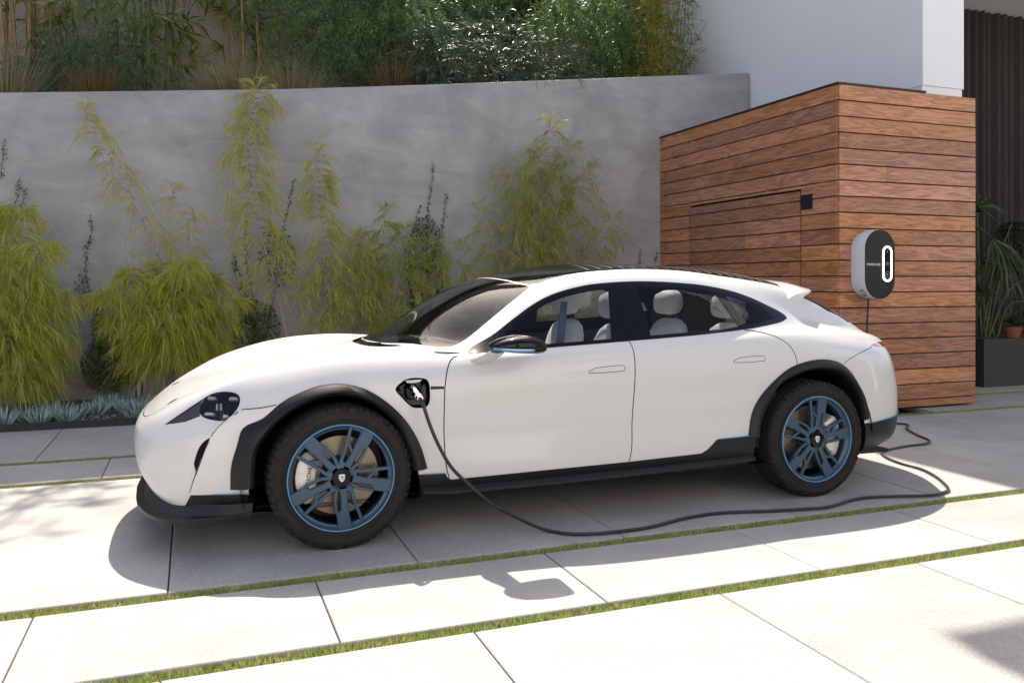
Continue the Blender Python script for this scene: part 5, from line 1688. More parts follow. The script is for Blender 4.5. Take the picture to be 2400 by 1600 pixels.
hang = [sp(1231.6, 1222, 3.955), sp(1193.4, 1202.6, 3.94), sp(1152, 1180, 3.93), sp(1098, 1134.6, 3.925), sp(1057, 1093, 3.925), sp(1028, 1043, 3.925), sp(1007, 994, 3.935), sp(993, 952, 3.955), sp(985, 934, 3.975)]
path = crspline(start + ground_pts + hang, 6)
path[:, 2] = np.maximum(path[:, 2], .0092)
CB = empty('charging_cable', (4.2, 4.0, 0), 'thick black charging cable trailing over the slabs into the car', 'cable')
V, Fs = tube_np(path - np.array([4.2, 4.0, 0]), .0088, 10)
a = Acc(); a.add(V, Fs)
link('cord', a.mesh('cord', smooth=True), M['cable'], CB)
p1 = np.array(hang[-1]); p0 = np.array([.665 + .352, 5 - .905, .756])
d = (p0 - p1); Ld = np.linalg.norm(d); d /= Ld
pts_ = [p1 + d * Ld * f for f in (0, .18, .2, .26, .32, .38, .44, .5, .75, 1.0)]
a = Acc(); a.tube([p - np.array([4.2, 4.0, 0]) for p in pts_], [.016, .017, .0195, .018, .0205, .0185, .021, .021, .024, .026], 16)
link('plug', a.mesh('plug', smooth=True, auto=40), M['chrome'], CB)

# ---- unseen white house and wing, added behind the viewer to bounce sunlight
OPP = empty('bounce_facade', (2.0, -4.6, 0), 'unseen long white house with dark windows, added to bounce sunlight onto the car and wall', 'house')
ox0, ox1, oz1 = -16.0, 18.0, 7.6
wins = [(x, z0, z1) for z0, z1 in ((.3, 2.6), (4.2, 6.6)) for x in np.arange(-14.2, 15, 4.9)]
xs_ = sorted({x for x, _, _ in wins})
def opart(name, x0, x1, y0, y1, z0, z1, mat): return link(name, box_mesh(name, x0 - 2, x1 - 2, y0 + 4.6, y1 + 4.6, z0, z1), mat, OPP)
for z0, z1 in ((-.02, .3), (2.6, 4.2), (6.6, oz1)): opart('wall_band', ox0, ox1, -4.9, -4.6, z0, z1, M['white_render'])
for z0, z1 in ((.3, 2.6), (4.2, 6.6)):
    edges_ = [ox0] + [v for x in xs_ for v in (x, x + 1.5)] + [ox1]
    for a_, b_ in zip(edges_[::2], edges_[1::2]): opart('wall_pier', a_, b_, -4.9, -4.6, z0, z1, M['white_render'])
    for x in xs_:
        opart('window', x, x + 1.5, -4.82, -4.78, z0, z1, M['gloss_black'])
opart('flat_roof', ox0, ox1, -10.0, -4.5, oz1, oz1 + .25, M['white_render'])
opart('bounce_wing', 7.2, 15.0, 1.2, 1.5, -.02, 7.5, M['white_render'])  # unseen wing, added to throw sunlight onto the timber front
opart('bounce_wing_side', 7.2, 7.5, -4.59, 1.19, -.02, 7.5, M['white_render'])

# ================================================================== PLANTS
def unit(a): return a / np.maximum(np.linalg.norm(a, axis=-1, keepdims=True), 1e-9)


def blades(P, D, L, W, g=0.5, fold=None):
    """bent tapered leaves: 5 vertices, 3 triangles each"""
    n = len(P)
    L = np.broadcast_to(L, n); W = np.broadcast_to(W, n); g = np.broadcast_to(g, n)
    D = unit(D)
    S = unit(np.cross(D, nrs.normal(0, .75, (n, 3)) + np.array([0, -.8, .7])))
    dn = np.array([0, 0, -1.0])
    m = P + D * (L * .5)[:, None] + dn * (g * L * .25)[:, None]
    t = P + D * L[:, None] + dn * (g * L)[:, None]
    V = np.empty((n, 5, 3))
    V[:, 0] = P - S * (W * .25)[:, None]; V[:, 1] = P + S * (W * .25)[:, None]
    V[:, 2] = m - S * (W * .5)[:, None]; V[:, 3] = m + S * (W * .5)[:, None]; V[:, 4] = t
    F_ = np.array([(0, 1, 3), (0, 3, 2), (2, 3, 4)])[None] + 5 * np.arange(n)[:, None, None]
    return V.reshape(-1, 3), F_.reshape(-1, 3)


class Leafs:
    def __init__(s): s.V = []; s.F = []; s.n = 0
    def add(s, V, F_): s.V.append(V); s.F.append(F_ + s.n); s.n += len(V)
    def mesh(s, name): return mesh_np(name, np.concatenate(s.V), np.concatenate(s.F), smooth=False)


def stem_mesh(lines, name):
    a = Acc()
    for pts, r0, r1, seg in lines:
        P = np.asarray(pts, float)
        a.tube(P, np.linspace(r0, r1, len(P)), seg)
    return a.mesh(name, smooth=True, recalc=False)


def arc(p, d, L, g, n=5):
    t = np.linspace(0, 1, n)[:, None]
    d = np.asarray(d, float); d = d / np.linalg.norm(d)
    return np.asarray(p) + d * L * t + np.array([0, 0, -1.0]) * g * L * t * t


def spray(lf, tw, p, d, L, g, nl, ll, lw, leaf_g=.7):
    """one feathery branchlet: a drooping twig with leaves along it"""
    P = arc(p, d, L, g, 6)
    tw.append((P, .0028, .0010, 3))
    t = nrs.uniform(.12, 1.0, nl)
    i = np.minimum((t * 5).astype(int), 4); f = (t * 5 - i)[:, None]
    Q = P[i] * (1 - f) + P[i + 1] * f
    T = unit(P[i + 1] - P[i])
    D = T * 1.0 + nrs.normal(0, .42, (nl, 3)) + np.array([0, 0, -.25])
    lf.add(*blades(Q, D, nrs.uniform(.6, 1.25, nl) * ll, nrs.uniform(.7, 1.3, nl) * lw, nrs.uniform(.2, 1.0, nl) * leaf_g))


def finish(name, label, cat, loc, lf, tw, lmat, smat, group=None, extra=None):
    root = empty(name, loc, label, cat, group)
    me = lf.mesh('foliage'); me.transform(Matrix.Translation((-loc[0], -loc[1], -loc[2])))
    link('foliage', me, lmat, root)
    if tw:
        me = stem_mesh(tw, 'stem'); me.transform(Matrix.Translation((-loc[0], -loc[1], -loc[2])))
        link('stem', me, smat, root)
    return root


def culm(pts, n=5):
    return crspline(pts, n)


def tall_bamboo(name, label, lines, loc, lmat, z_from, dens, blen, ll, lw, spreadx=1.0, group=None, nl=16):
    """slender arching culms carrying whorls of feathery branchlets"""
    lf, tw = Leafs(), []
    for pts, r0 in lines:
        C = culm(pts, 6)
        tw.append((C, r0, r0 * .25, 6))
        L_ = np.concatenate([[0], np.cumsum(np.linalg.norm(np.diff(C, axis=0), axis=1))])
        s = 0.0
        while s < L_[-1]:
            p = np.array([np.interp(s, L_, C[:, k]) for k in range(3)])
            f = s / L_[-1]
            if p[2] > z_from:
                for q in range(dens):
                    a = nrs.uniform(0, 2 * math.pi)
                    d = np.array([math.cos(a) * spreadx, -abs(math.sin(a)) * .55 if p[1] > 9.4 else math.sin(a) * .6, nrs.uniform(.1, .8)])
                    bl = blen * nrs.uniform(.55, 1.2) * (1.05 - .6 * f)
                    spray(lf, tw, p, d, bl, nrs.uniform(.45, 1.0), int(nl * nrs.uniform(.7, 1.3)), ll, lw)
            s += .075 * nrs.uniform(.7, 1.3)
        # the tip tuft
        for q in range(6):
            d = np.array([nrs.normal(0, .5), nrs.normal(0, .3), 1.0])
            spray(lf, tw, C[-1], d, blen * .45, .4, nl, ll, lw)
    return finish(name, label, 'bamboo', loc, lf, tw, lmat, M['twig'], group)


def weeping_bush(name, label, centre, rx, ry, z0, z1, ntuft, lmat, ll=.15, lw=.0055, nl=26, group=None, prof=None, bl=(.22, .5)):
    """dense fountain of fine drooping leaves over an egg-shaped clump"""
    lf, tw = Leafs(), []
    cx_, cy_ = centre
    for k in range(5):
        a = nrs.uniform(0, 6.28)
        tw.append((culm([(cx_ + .05 * math.cos(a), cy_ + .05 * math.sin(a), 0), (cx_ + rx * .2 * math.cos(a), cy_ + ry * .2 * math.sin(a), z1 * .5), (cx_ + rx * .45 * math.cos(a), cy_ + ry * .4 * math.sin(a), z1 * .88)], 4), .010, .004, 6))
    per = 17
    for k in range(max(6, ntuft // per)):
        f = nrs.uniform(0, 1) ** .9
        z = z0 + (z1 - z0) * f
        pr = prof(f) if prof else math.sqrt(max(0.02, 1 - (max(0, f - .45) / .57) ** 2)) * (.80 + .2 * min(1, f / .4))
        a = nrs.uniform(math.pi, 2 * math.pi) if nrs.uniform() < .72 else nrs.uniform(0, math.pi)
        rr = math.sqrt(nrs.uniform(.30, 1.0)) * pr
        c0 = np.array([cx_ + rx * .78 * rr * math.cos(a), cy_ + ry * .78 * rr * math.sin(a), z])
        for q in range(per):
            aa = a + nrs.normal(0, .75)
            d = np.array([math.cos(aa), math.sin(aa) * .8, nrs.uniform(-.2, .75)])
            spray(lf, tw, c0 + nrs.normal(0, .025, 3), d, nrs.uniform(*bl) * (.8 + .35 * rr), nrs.uniform(.75, 1.5), nl, ll, lw, 1.1)
    return finish(name, label, 'bamboo', (cx_, cy_, 0), lf, tw, lmat, M['twig'], group)


GB = 'feathery bamboos against the grey wall'
linesA = []
for tx, tz_ in ((-1.78, 1.98), (-1.52, 1.95), (-1.36, 1.62), (-1.95, 1.75), (-1.22, 1.15), (-2.15, 1.3), (-1.62, 1.55), (-1.42, 1.30), (-1.75, 1.1), (-1.3, .75), (-1.6, .8), (-1.95, .8)):
    yb = nrs.uniform(8.75, 9.15)
    linesA.append(([(-1.62, 9.05, 0), (-1.62 * .6 + tx * .4, yb, tz_ * .5), (tx, yb - .05, tz_), (tx + (tx + 1.62) * .25, yb - .10, tz_ - .10)], .007))
tall_bamboo('weeping_bamboo', 'dense lime weeping bamboo clump, the one farthest from the timber enclosure', linesA, (-1.62, 9.05, 0), M['lime'], .30, 5, .50, .15, .0058, group=GB, nl=17)
linesB = []
for tx, tz_ in ((-.66, 1.18), (-.50, 1.38), (-.30, 1.46), (-.10, 1.50), (.08, 1.36), (.20, 1.15), (-.40, 1.15), (-.05, 1.15), (-.22, 1.25), (-.6, .95), (.14, .95), (-.3, .85), (-.05, .8), (-.5, .75), (.1, .7), (-.2, .65)):
    yb = nrs.uniform(8.95, 9.3)
    linesB.append(([(-.24, 9.25, .2), (-.24 * .6 + tx * .4, yb + .05, tz_ * .7), (tx, yb, tz_), (tx + (tx + .24) * .35, yb - .08, tz_ - .10)], .007))
tall_bamboo('weeping_bamboo', 'rounded lime weeping bamboo mound growing just past the car nose', linesB, (-.24, 9.25, 0), M['lime'], .50, 6, .46, .15, .0058, group=GB, nl=17)
tall_bamboo('slender_bamboo', 'thin sparse bamboo rising out of the rounded lime mound', [
    ([(-.22, 9.3, .9), (-.33, 9.32, 1.45), (-.60, 9.38, 2.15), (-.84, 9.40, 2.62), (-1.02, 9.42, 2.98)], .0065),
    ([(-.20, 9.3, .9), (-.05, 9.30, 1.5), (-.06, 9.33, 1.95), (-.2, 9.36, 2.2)], .005)], (-.22, 9.3, 0), M['lime_pale'], 1.50, 3, .42, .115, .0056, group=GB, nl=14)
tall_bamboo('slender_bamboo', 'tallest pale bamboo, its tip reaching over the grey wall top', [
    ([(.98, 9.40, 0), (.95, 9.40, .68), (.80, 9.42, 1.35), (.62, 9.44, 2.10), (.57, 9.45, 2.75), (.64, 9.46, 3.34)], .010)], (.98, 9.40, 0), M['lime_pale'], 1.10, 6, .58, .12, .0060, group=GB, nl=19)
tall_bamboo('slender_bamboo', 'pale feathery bamboo beside the tallest one, behind the car bonnet', [
    ([(1.42, 9.42, 0), (1.38, 9.42, .8), (1.34, 9.44, 1.7), (1.28, 9.45, 2.68)], .008),
    ([(1.46, 9.45, 0), (1.60, 9.45, .9), (1.72, 9.46, 1.7)], .006)], (1.42, 9.42, 0), M['lime_pale'], .75, 6, .52, .12, .0056, group=GB, nl=18)
linesE = []
for bx, tx, tz_ in ((2.0, 1.78, 1.75), (2.02, 2.02, 2.05), (2.05, 2.25, 1.85), (1.95, 1.65, 1.35), (2.1, 2.42, 1.5), (2.0, 1.9, 1.5)):
    linesE.append(([(bx, 9.38, 0), (bx * .8 + tx * .2, 9.39, tz_ * .4), (bx * .4 + tx * .6, 9.40, tz_ * .75), (tx, 9.41, tz_)], .007))
tall_bamboo('weeping_bamboo', 'dark olive weeping bamboo clump behind the car windscreen', linesE, (2.0, 9.38, 0), M['olive'], .4, 3, .42, .12, .0055, group=GB, nl=17)
# the broad one behind the roof: many culms under one tent of leaves
linesF = []
for bx, tx, tz in ((3.75, 4.02, 3.10), (3.70, 3.55, 2.55), (3.85, 4.52, 2.62), (3.65, 3.15, 2.05), (3.95, 4.85, 2.0), (3.75, 3.85, 2.75), (3.8, 4.25, 2.85), (3.6, 2.75, 1.6)):
    linesF.append(([(bx, 9.25, 0), (bx * .8 + tx * .2, 9.26, tz * .35), (bx * .45 + tx * .55, 9.28, tz * .72), (tx, 9.28, tz)], .008))
tall_bamboo('weeping_bamboo', 'broad tent shaped olive bamboo behind the car roof with a sunlit tip', linesF, (3.75, 9.25, 0), M['olive'], .75, 4, .68, .14, .0056, group=GB, nl=18)
tall_bamboo('slender_bamboo', 'young low bamboo tuft between the dark clump and the broad tent shaped one', [
    ([(2.75, 9.4, 0), (2.72, 9.42, .9), (2.62, 9.45, 1.7)], .006)], (2.75, 9.4, 0), M['olive'], .6, 5, .36, .11, .0046, group=GB, nl=15)


# ---- creepers on the wall
def creeper(label, lines, clumps=(), seed=1, leaf=.020, group='creepers on the grey wall'):
    lf, tw = Leafs(), []
    for pts in lines:
        P = crspline(pts, 10)
        tw.append((P, .0030, .0012, 4))
        L_ = np.concatenate([[0], np.cumsum(np.linalg.norm(np.diff(P, axis=0), axis=1))])
        n = int(L_[-1] / .0085)
        s = nrs.uniform(0, L_[-1], n)
        Q = np.stack([np.interp(s, L_, P[:, k]) for k in range(3)], 1) + nrs.normal(0, 1, (n, 3)) * np.array([.022, .010, .012]) * (1.25 - .85 * (s / L_[-1]))[:, None]
        D = nrs.normal(0, 1, (n, 3)) * np.array([1, .6, .6]) + np.array([0, -.5, .1])
        lf.add(*blades(Q, D, nrs.uniform(.7, 1.4, n) * leaf, nrs.uniform(.8, 1.2, n) * leaf * .85, .3))
    for (x, z, rx, rz, n) in clumps:
        a = nrs.uniform(0, 6.28, n); r = np.sqrt(nrs.uniform(0, 1, n))
        Q = np.stack([x + rx * r * np.cos(a), 9.74 - nrs.uniform(0, .16, n), z + rz * r * np.sin(a)], 1)
        D = nrs.normal(0, 1, (n, 3)) + np.array([0, -.6, 0])
        lf.add(*blades(Q, D, nrs.uniform(.7, 1.4, n) * leaf * 1.2, nrs.uniform(.8, 1.2, n) * leaf, .3))
    loc = tuple(lines[0][0]); loc = (loc[0], 9.76, 0.03)
    return finish('wall_creeper', label, 'vine', loc, lf, tw, M['ivy'], M['bark'], group)


def wy(px, py, Y=9.76): 
    x, y, z = sp(px, py, Y); return (x, y, z)
creeper('two short creeper shoots above the lime clump at the bare end of the bed', [[wy(20, 520), wy(38, 470), wy(47, 415)], [wy(30, 520), wy(52, 480), wy(58, 440)], [wy(2, 420), wy(6, 370), wy(12, 330)], [wy(40, 520), wy(30, 700), wy(40, 900)]])
creeper('creeper with long curling shoots beside the rounded lime mound', [[wy(232, 900), wy(235, 800), wy(228, 730), wy(205, 670), wy(202, 590), wy(215, 545), wy(210, 500)], [wy(226, 730), wy(195, 705), wy(178, 660)], [wy(225, 735), wy(200, 690), wy(188, 630)], [wy(250, 900), wy(243, 840), wy(240, 740)]],
        [(sp(255, 890, 9.7)[0], .42, .26, .30, 1500), (sp(240, 800, 9.7)[0], .8, .10, .25, 300)])
creeper('dark creeper climbing behind the tallest pale bamboo stem', [[wy(590, 850), wy(600, 740), wy(585, 660), wy(575, 580), wy(577, 500)], [wy(600, 760), wy(560, 640), wy(545, 590)], [wy(620, 800), wy(650, 650), wy(660, 560), wy(690, 420)], [wy(610, 800), wy(565, 690), wy(545, 610)]],
        [(sp(600, 780, 9.7)[0], .75, .26, .34, 1300), (sp(650, 620, 9.7)[0], 1.55, .20, .32, 420)])
creeper('tall dark creeper with two spires beside the dark olive clump', [[wy(1005, 800), wy(1000, 620), wy(1003, 500), wy(1012, 430), wy(1016, 380)], [wy(1005, 640), wy(1035, 540), wy(1048, 450)], [wy(980, 800), wy(960, 640), wy(970, 540), wy(985, 480)]],
        [(sp(995, 640, 9.7)[0], 1.45, .24, .62, 1900)])
creeper('small creeper sprigs at the foot of the timber enclosure side', [[wy(1498, 700), wy(1497, 620), wy(1503, 582)], [wy(1540, 700), wy(1535, 620), wy(1540, 590)]])

# ---- blue succulents in the bed
def succulent(loc, nf, sz, seed, label):
    lf = Leafs()
    a = nrs.uniform(0, 6.28, nf); tl = nrs.uniform(.05, 1.0, nf) ** .8
    D = unit(np.stack([np.cos(a) * tl, np.sin(a) * tl, np.full(nf, .85)], 1))
    P = np.stack([np.cos(a) * tl * sz * .45, np.sin(a) * tl * sz * .45, np.full(nf, .0)], 1)
    L_ = nrs.uniform(.7, 1.25, nf) * sz; W = nrs.uniform(.85, 1.2, nf) * sz * .115
    S = unit(np.cross(D, np.array([0, 0, 1.0]) + nrs.normal(0, .2, (nf, 3)))); B = np.cross(D, S)
    V = np.empty((nf, 10, 3))
    for k, (t, w) in enumerate(((0, .55), (.6, 1.0), (1.0, 0))):
        c_ = P + D * (L_ * t)[:, None] + np.array([0, 0, 1.0]) * (.22 * L_ * t * t)[:, None]
        if k < 2:
            V[:, 4 * k] = c_ + S * (W * w)[:, None] * .5; V[:, 4 * k + 1] = c_ + B * (W * w)[:, None] * .5
            V[:, 4 * k + 2] = c_ - S * (W * w)[:, None] * .5; V[:, 4 * k + 3] = c_ - B * (W * w)[:, None] * .5
        else: V[:, 8] = c_; V[:, 9] = c_
    fl = [(0, 1, 5), (0, 5, 4), (1, 2, 6), (1, 6, 5), (2, 3, 7), (2, 7, 6), (3, 0, 4), (3, 4, 7), (4, 5, 8), (5, 6, 8), (6, 7, 8), (7, 4, 8)]
    V = V[:, :9]
    F_ = (np.array(fl)[None] + 9 * np.arange(nf)[:, None, None]).reshape(-1, 3)
    me = mesh_np('blue_succulent', V.reshape(-1, 3), F_, smooth=True)
    o = link('blue_succulent', me, M['succulent'], None, loc)
    tag(o, label, 'succulent', 'blue succulents along the planting bed')
succ = [(-2.15, 8.42), (-1.98, 8.55), (-1.80, 8.40), (-1.66, 8.58), (-1.52, 8.40), (-1.40, 8.55), (-1.28, 8.42), (-1.17, 8.60), (-1.06, 8.46), (-1.33, 8.74), (-1.0, 8.72), (-1.75, 8.74), (-2.05, 8.75)]
for k, (x, y) in enumerate(succ):
    succulent((x + rnd.uniform(-.03, .03), y, .03), 46, rnd.uniform(.10, .14), k, 'blue grey finger leaved succulent under the lime clump at the bare end of the bed')
for k, (x, y) in enumerate([(-.72, 8.92), (-.86, 8.80), (-.60, 8.80), (-.42, 8.92), (-.48, 8.72), (-.30, 8.78), (-.18, 8.62), (-.78, 9.05), (-.32, 9.0), (-.12, 8.85), (0.05, 8.75), (0.1, 8.6)]):
    succulent((x, y, .03), 46, rnd.uniform(.11, .15), k, 'blue grey finger leaved succulent around the garden light post')
succulent((-.52, 8.48, .03), 20, .09, 99, 'small lone pale succulent on the bare gravel near the edging')

# ---- terrace: bamboo canes
def cane_clump(label, canes, leaves, mat=None):
    """canes: (x, y, z0, dx, ztop, r); leaves: number of leaf fans"""
    lf, tw, nd = Leafs(), [], []
    for (x, y, z0, dx, z1, r) in canes:
        P = crspline([(x, y, z0), (x + dx * .4, y, z0 + (z1 - z0) * .5), (x + dx, y, z1)], 6)
        tw.append((P, r, r * .75, 8))
        L_ = z1 - z0
        s = nrs.uniform(.1, .3)
        while s < L_:
            f = s / L_
            p = np.array([np.interp(f, np.linspace(0, 1, len(P)), P[:, k]) for k in range(3)])
            tw.append(([p - (0, 0, .008), p, p + (0, 0, .008)], r * 1.22, r * 1.22, 8))
            for q in range(nrs.randint(1, 4)):
                a = nrs.uniform(0, 6.28)
                d = np.array([math.cos(a), math.sin(a) * .5, nrs.uniform(.2, 1.0)])
                B = arc(p, d, nrs.uniform(.2, .6), .15, 4)
                tw.append((B, .0035, .0015, 3))
                if nrs.uniform() < leaves:
                    for qq in range(nrs.randint(1, 3)):
                        e = B[nrs.randint(2, 4)]
                        n = nrs.randint(4, 9)
                        D = nrs.normal(0, .7, (n, 3)) + np.array([d[0] * .8, d[1] * .5 - .2, -.35])
                        lf.add(*blades(np.repeat(e[None], n, 0), D, nrs.uniform(.16, .30, n), nrs.uniform(.026, .042, n), .35))
            s += nrs.uniform(.22, .34)
    loc = (canes[0][0], canes[0][1], canes[0][2])
    return finish('bamboo_clump', label, 'bamboo', loc, lf, tw, M['bamboo_leaf'], mat or M['cane'], 'bamboo canes on the terrace')
def tz(x): return float(np.interp(x, [-9, 7.2], [2.2, 3.7]))
def cane_at(px, Y, lean=0, r=.014, z1=6.6):
    x = sp(px, 100, Y)[0]
    return (x, Y, tz(x), lean, z1, r * 1.55)
cane_clump('leaning orange bamboo canes at the bare end of the terrace', [cane_at(28, 11.2, -.35, .016), cane_at(12, 11.4, .05, .014), cane_at(52, 11.3, -.3, .015)], .35)
cane_clump('upright mixed green and orange bamboo canes behind the grey green sprays', [cane_at(70, 11.3, -.02, .018), cane_at(80, 11.5, 0, .017), cane_at(106, 11.4, .06, .013), cane_at(132, 11.4, -.1, .016), cane_at(152, 11.5, .0, .015), cane_at(178, 11.4, .03, .013)], .4)
cane_clump('single orange bamboo cane with bare side twigs in front of the cream wall', [cane_at(240, 11.3, .16, .013), cane_at(222, 11.5, .05, .010)], .25)
cane_clump('dark leafy bamboo clump in the middle of the bare cream wall', [cane_at(348, 11.2, -.02, .024, 9.0), cane_at(325, 11.3, -.14, .012), cane_at(338, 11.4, -.1, .012), cane_at(385, 11.3, .10, .012), cane_at(398, 11.4, .12, .013), cane_at(412, 11.3, .25, .011)], .85, M['cane_green'])
cane_clump('thin bamboo canes beside the pepper tree, over the pale fountain grass', [cane_at(575, 11.3, -.2, .013, 9.4), cane_at(560, 11.6, .1, .012, 9.6), cane_at(618, 11.3, -.25, .013), cane_at(608, 11.5, -.05, .012), cane_at(540, 11.5, -.1, .010), cane_at(650, 11.5, .05, .010)], .8)


# ---- pepper trees: hanging fern-like fronds
def frond(lf, p, d, L, pairs, ll, lw, g):
    P = arc(p, d, L, g, 8)
    t = np.linspace(.1, 1, pairs)
    i = np.minimum((t * 7).astype(int), 6); f = (t * 7 - i)[:, None]
    Q = P[i] * (1 - f) + P[i + 1] * f
    T = unit(P[i + 1] - P[i])
    S = unit(np.cross(T, np.array([nrs.normal(0, .3), 1.0, nrs.normal(0, .3)])))
    taper = np.sin(np.clip(t, .12, .97) * math.pi) ** .5
    for sg in (-1, 1):
        D = S * sg + T * .55 + np.array([0, 0, -.15])
        lf.add(*blades(Q, D, ll * taper * nrs.uniform(.85, 1.1, pairs), np.full(pairs, lw), .25))
    V, F_ = tri_blades(P[:-1], unit(P[1:] - P[:-1]), np.full(7, L / 7 * 1.05), np.full(7, .004), S[:1].repeat(7, 0))
    lf.add(V, F_)


def pepper_tree(label, trunks, cx_, cy_, cz_, rx, ry, rz, n, mat, fl=(.35, .65), ll=.085, lw=.0125, zlow=None, pairs=15, name='pepper_tree', cat='tree'):
    lf, tw = Leafs(), []
    for pts, r in trunks: tw.append((crspline(pts, 5), r, r * .5, 8))
    for k in range(n):
        u = nrs.normal(0, 1, 3); u /= np.linalg.norm(u)
        r = nrs.uniform(.3, 1.0) ** .5
        p = np.array([cx_ + rx * u[0] * r, cy_ + ry * u[1] * r, cz_ + rz * u[2] * r])
        if zlow is not None and p[2] < zlow(p[0]): p[2] = zlow(p[0]) + nrs.uniform(0, .3)
        a = nrs.uniform(0, 6.28)
        d = np.array([math.cos(a) * .8, math.sin(a) * .5 - .25, nrs.uniform(-.6, .35)])
        frond(lf, p, d, nrs.uniform(*fl), pairs, ll, lw, nrs.uniform(.5, 1.1))
    for k in range(n // 9):
        u = nrs.normal(0, 1, 3); u /= np.linalg.norm(u)
        p = np.array([cx_ + rx * u[0] * .8, cy_ + ry * u[1] * .6, cz_ + rz * u[2] * .8])
        tw.append((arc(p, (nrs.normal(0, .5), nrs.normal(0, .3), -1), .4, -.1, 4), .006, .003, 4))
    return finish(name, label, cat, trunks[0][0][0], lf, tw, mat, M['bark'], 'trees on the terrace')
pepper_tree('grey green feathery shrub spray in front of the bamboo canes', [([(-1.30, 11.0, 2.9), (-1.4, 11.0, 3.4), (-1.5, 11.0, 4.0)], .012), ([(-1.30, 11.0, 2.9), (-1.1, 11.0, 3.5), (-1.0, 11.0, 4.4)], .010)],
            -1.25, 10.95, 3.75, .72, .25, .50, 300, M['acacia'], ll=.045, lw=.008, pairs=22)
pepper_tree('small drooping pepper tree sprays beside the single orange cane', [([(-.95, 10.9, 2.9), (-.97, 10.9, 3.6), (-.9, 10.9, 4.6)], .012)],
            -.92, 10.85, 4.05, .30, .22, .85, 150, M['pepper'], ll=.05, lw=.009, pairs=20)
pepper_tree('leafy green pepper tree hanging over the wall beside the fountain grass', [([(2.35, 11.2, 3.3), (2.3, 11.1, 4.0), (2.5, 11.1, 5.2), (2.2, 11.0, 6.2)], .035), ([(2.55, 11.3, 3.3), (2.7, 11.2, 4.2), (2.6, 11.2, 5.8)], .03)],
            1.95, 10.95, 4.85, 1.1, .42, .95, 520, M['pepper'], zlow=lambda x: 3.95 if x < 2.2 else 3.8)
pepper_tree('deep green pepper tree between the grey green shrubs and the yellow bamboo', [([(5.05, 11.2, 3.5), (5.0, 11.1, 4.3), (4.8, 11.0, 5.4)], .04), ([(5.35, 11.1, 3.5), (5.3, 11.0, 4.2), (5.5, 11.0, 5.4)], .03)],
            5.35, 11.0, 5.0, .85, .40, .62, 420, M['pepper'], zlow=lambda x: 4.25)
pepper_tree('tall dark pepper tree crown rising over the terrace', [([(3.3, 11.9, 3.4), (3.3, 11.9, 4.6), (3.2, 11.8, 6.2)], .05)],
            3.0, 11.75, 5.2, 1.3, .30, .95, 420, M['pepper'], zlow=lambda x: 3.9)


# ---- grey-green needle shrubs
def needle_shrub(label, cx_, cy_, z0, rx, ry, rz, n, mat, ll=.12, hang=0):
    lf, tw = Leafs(), []
    root = (cx_, cy_, tz(cx_))
    for k in range(n):
        u = nrs.normal(0, 1, 3); u /= np.linalg.norm(u); u[2] = abs(u[2])
        r = nrs.uniform(.2, 1) ** .5
        p = np.array([cx_ + rx * u[0] * r, cy_ + ry * u[1] * r, z0 + rz * u[2] * r])
        d = np.array([u[0] + nrs.normal(0, .5), u[1] * .5 + nrs.normal(0, .3) - .3, nrs.uniform(-.3, .7)])
        L_ = nrs.uniform(.18, .34)
        P = arc(p, d, L_, nrs.uniform(.1, .5), 6)
        tw.append((P, .003, .0015, 3))
        m_ = 22
        t = np.linspace(.15, 1, m_); i = np.minimum((t * 5).astype(int), 4); f = (t * 5 - i)[:, None]
        Q = P[i] * (1 - f) + P[i + 1] * f; T = unit(P[i + 1] - P[i])
        D = unit(nrs.normal(0, 1, (m_, 3))) * .9 + T * .9
        lf.add(*blades(Q, D, nrs.uniform(.7, 1.2, m_) * ll, nrs.uniform(.0075, .011, m_), .15))
    for k in range(10):
        a = nrs.uniform(0, 6.28)
        tw.append((crspline([root, (cx_ + rx * .4 * math.cos(a), cy_ + ry * .3 * math.sin(a), z0 + rz * .3), (cx_ + rx * .8 * math.cos(a), cy_ + ry * .7 * math.sin(a), z0 + rz * .7)], 4), .010, .004, 5))
    for k in range(hang):
        x = cx_ + nrs.uniform(-.45, .45)
        P = arc((x, 9.98, z0 + .1), (nrs.uniform(-.2, .2), -.55, .1), .42, .75, 6)
        tw.append((P, .003, .0015, 3))
        m_ = 16
        t = np.linspace(.3, 1, m_); i = np.minimum((t * 5).astype(int), 4); f = (t * 5 - i)[:, None]
        Q = P[i] * (1 - f) + P[i + 1] * f; T = unit(P[i + 1] - P[i])
        lf.add(*blades(Q, unit(nrs.normal(0, 1, (m_, 3))) + T * .8, nrs.uniform(.7, 1.2, m_) * ll * .7, np.full(m_, .006), .2))
    return finish('needle_shrub', label, 'shrub', root, lf, tw, mat, M['bark'], 'grey green shrubs on the terrace')
needle_shrub('grey green needle leaved shrub beside the rusty grass tuft', 2.95, 10.55, 3.55, .65, .38, 1.15, 210, M['acacia'])
needle_shrub('grey green needle leaved shrub with silvery upper branches', 3.75, 10.6, 3.75, .70, .38, 1.15, 240, M['acacia'])
needle_shrub('spreading needle leaved shrub spilling over the wall edge', 4.45, 10.38, 3.85, .62, .32, .62, 190, M['acacia'], hang=5)

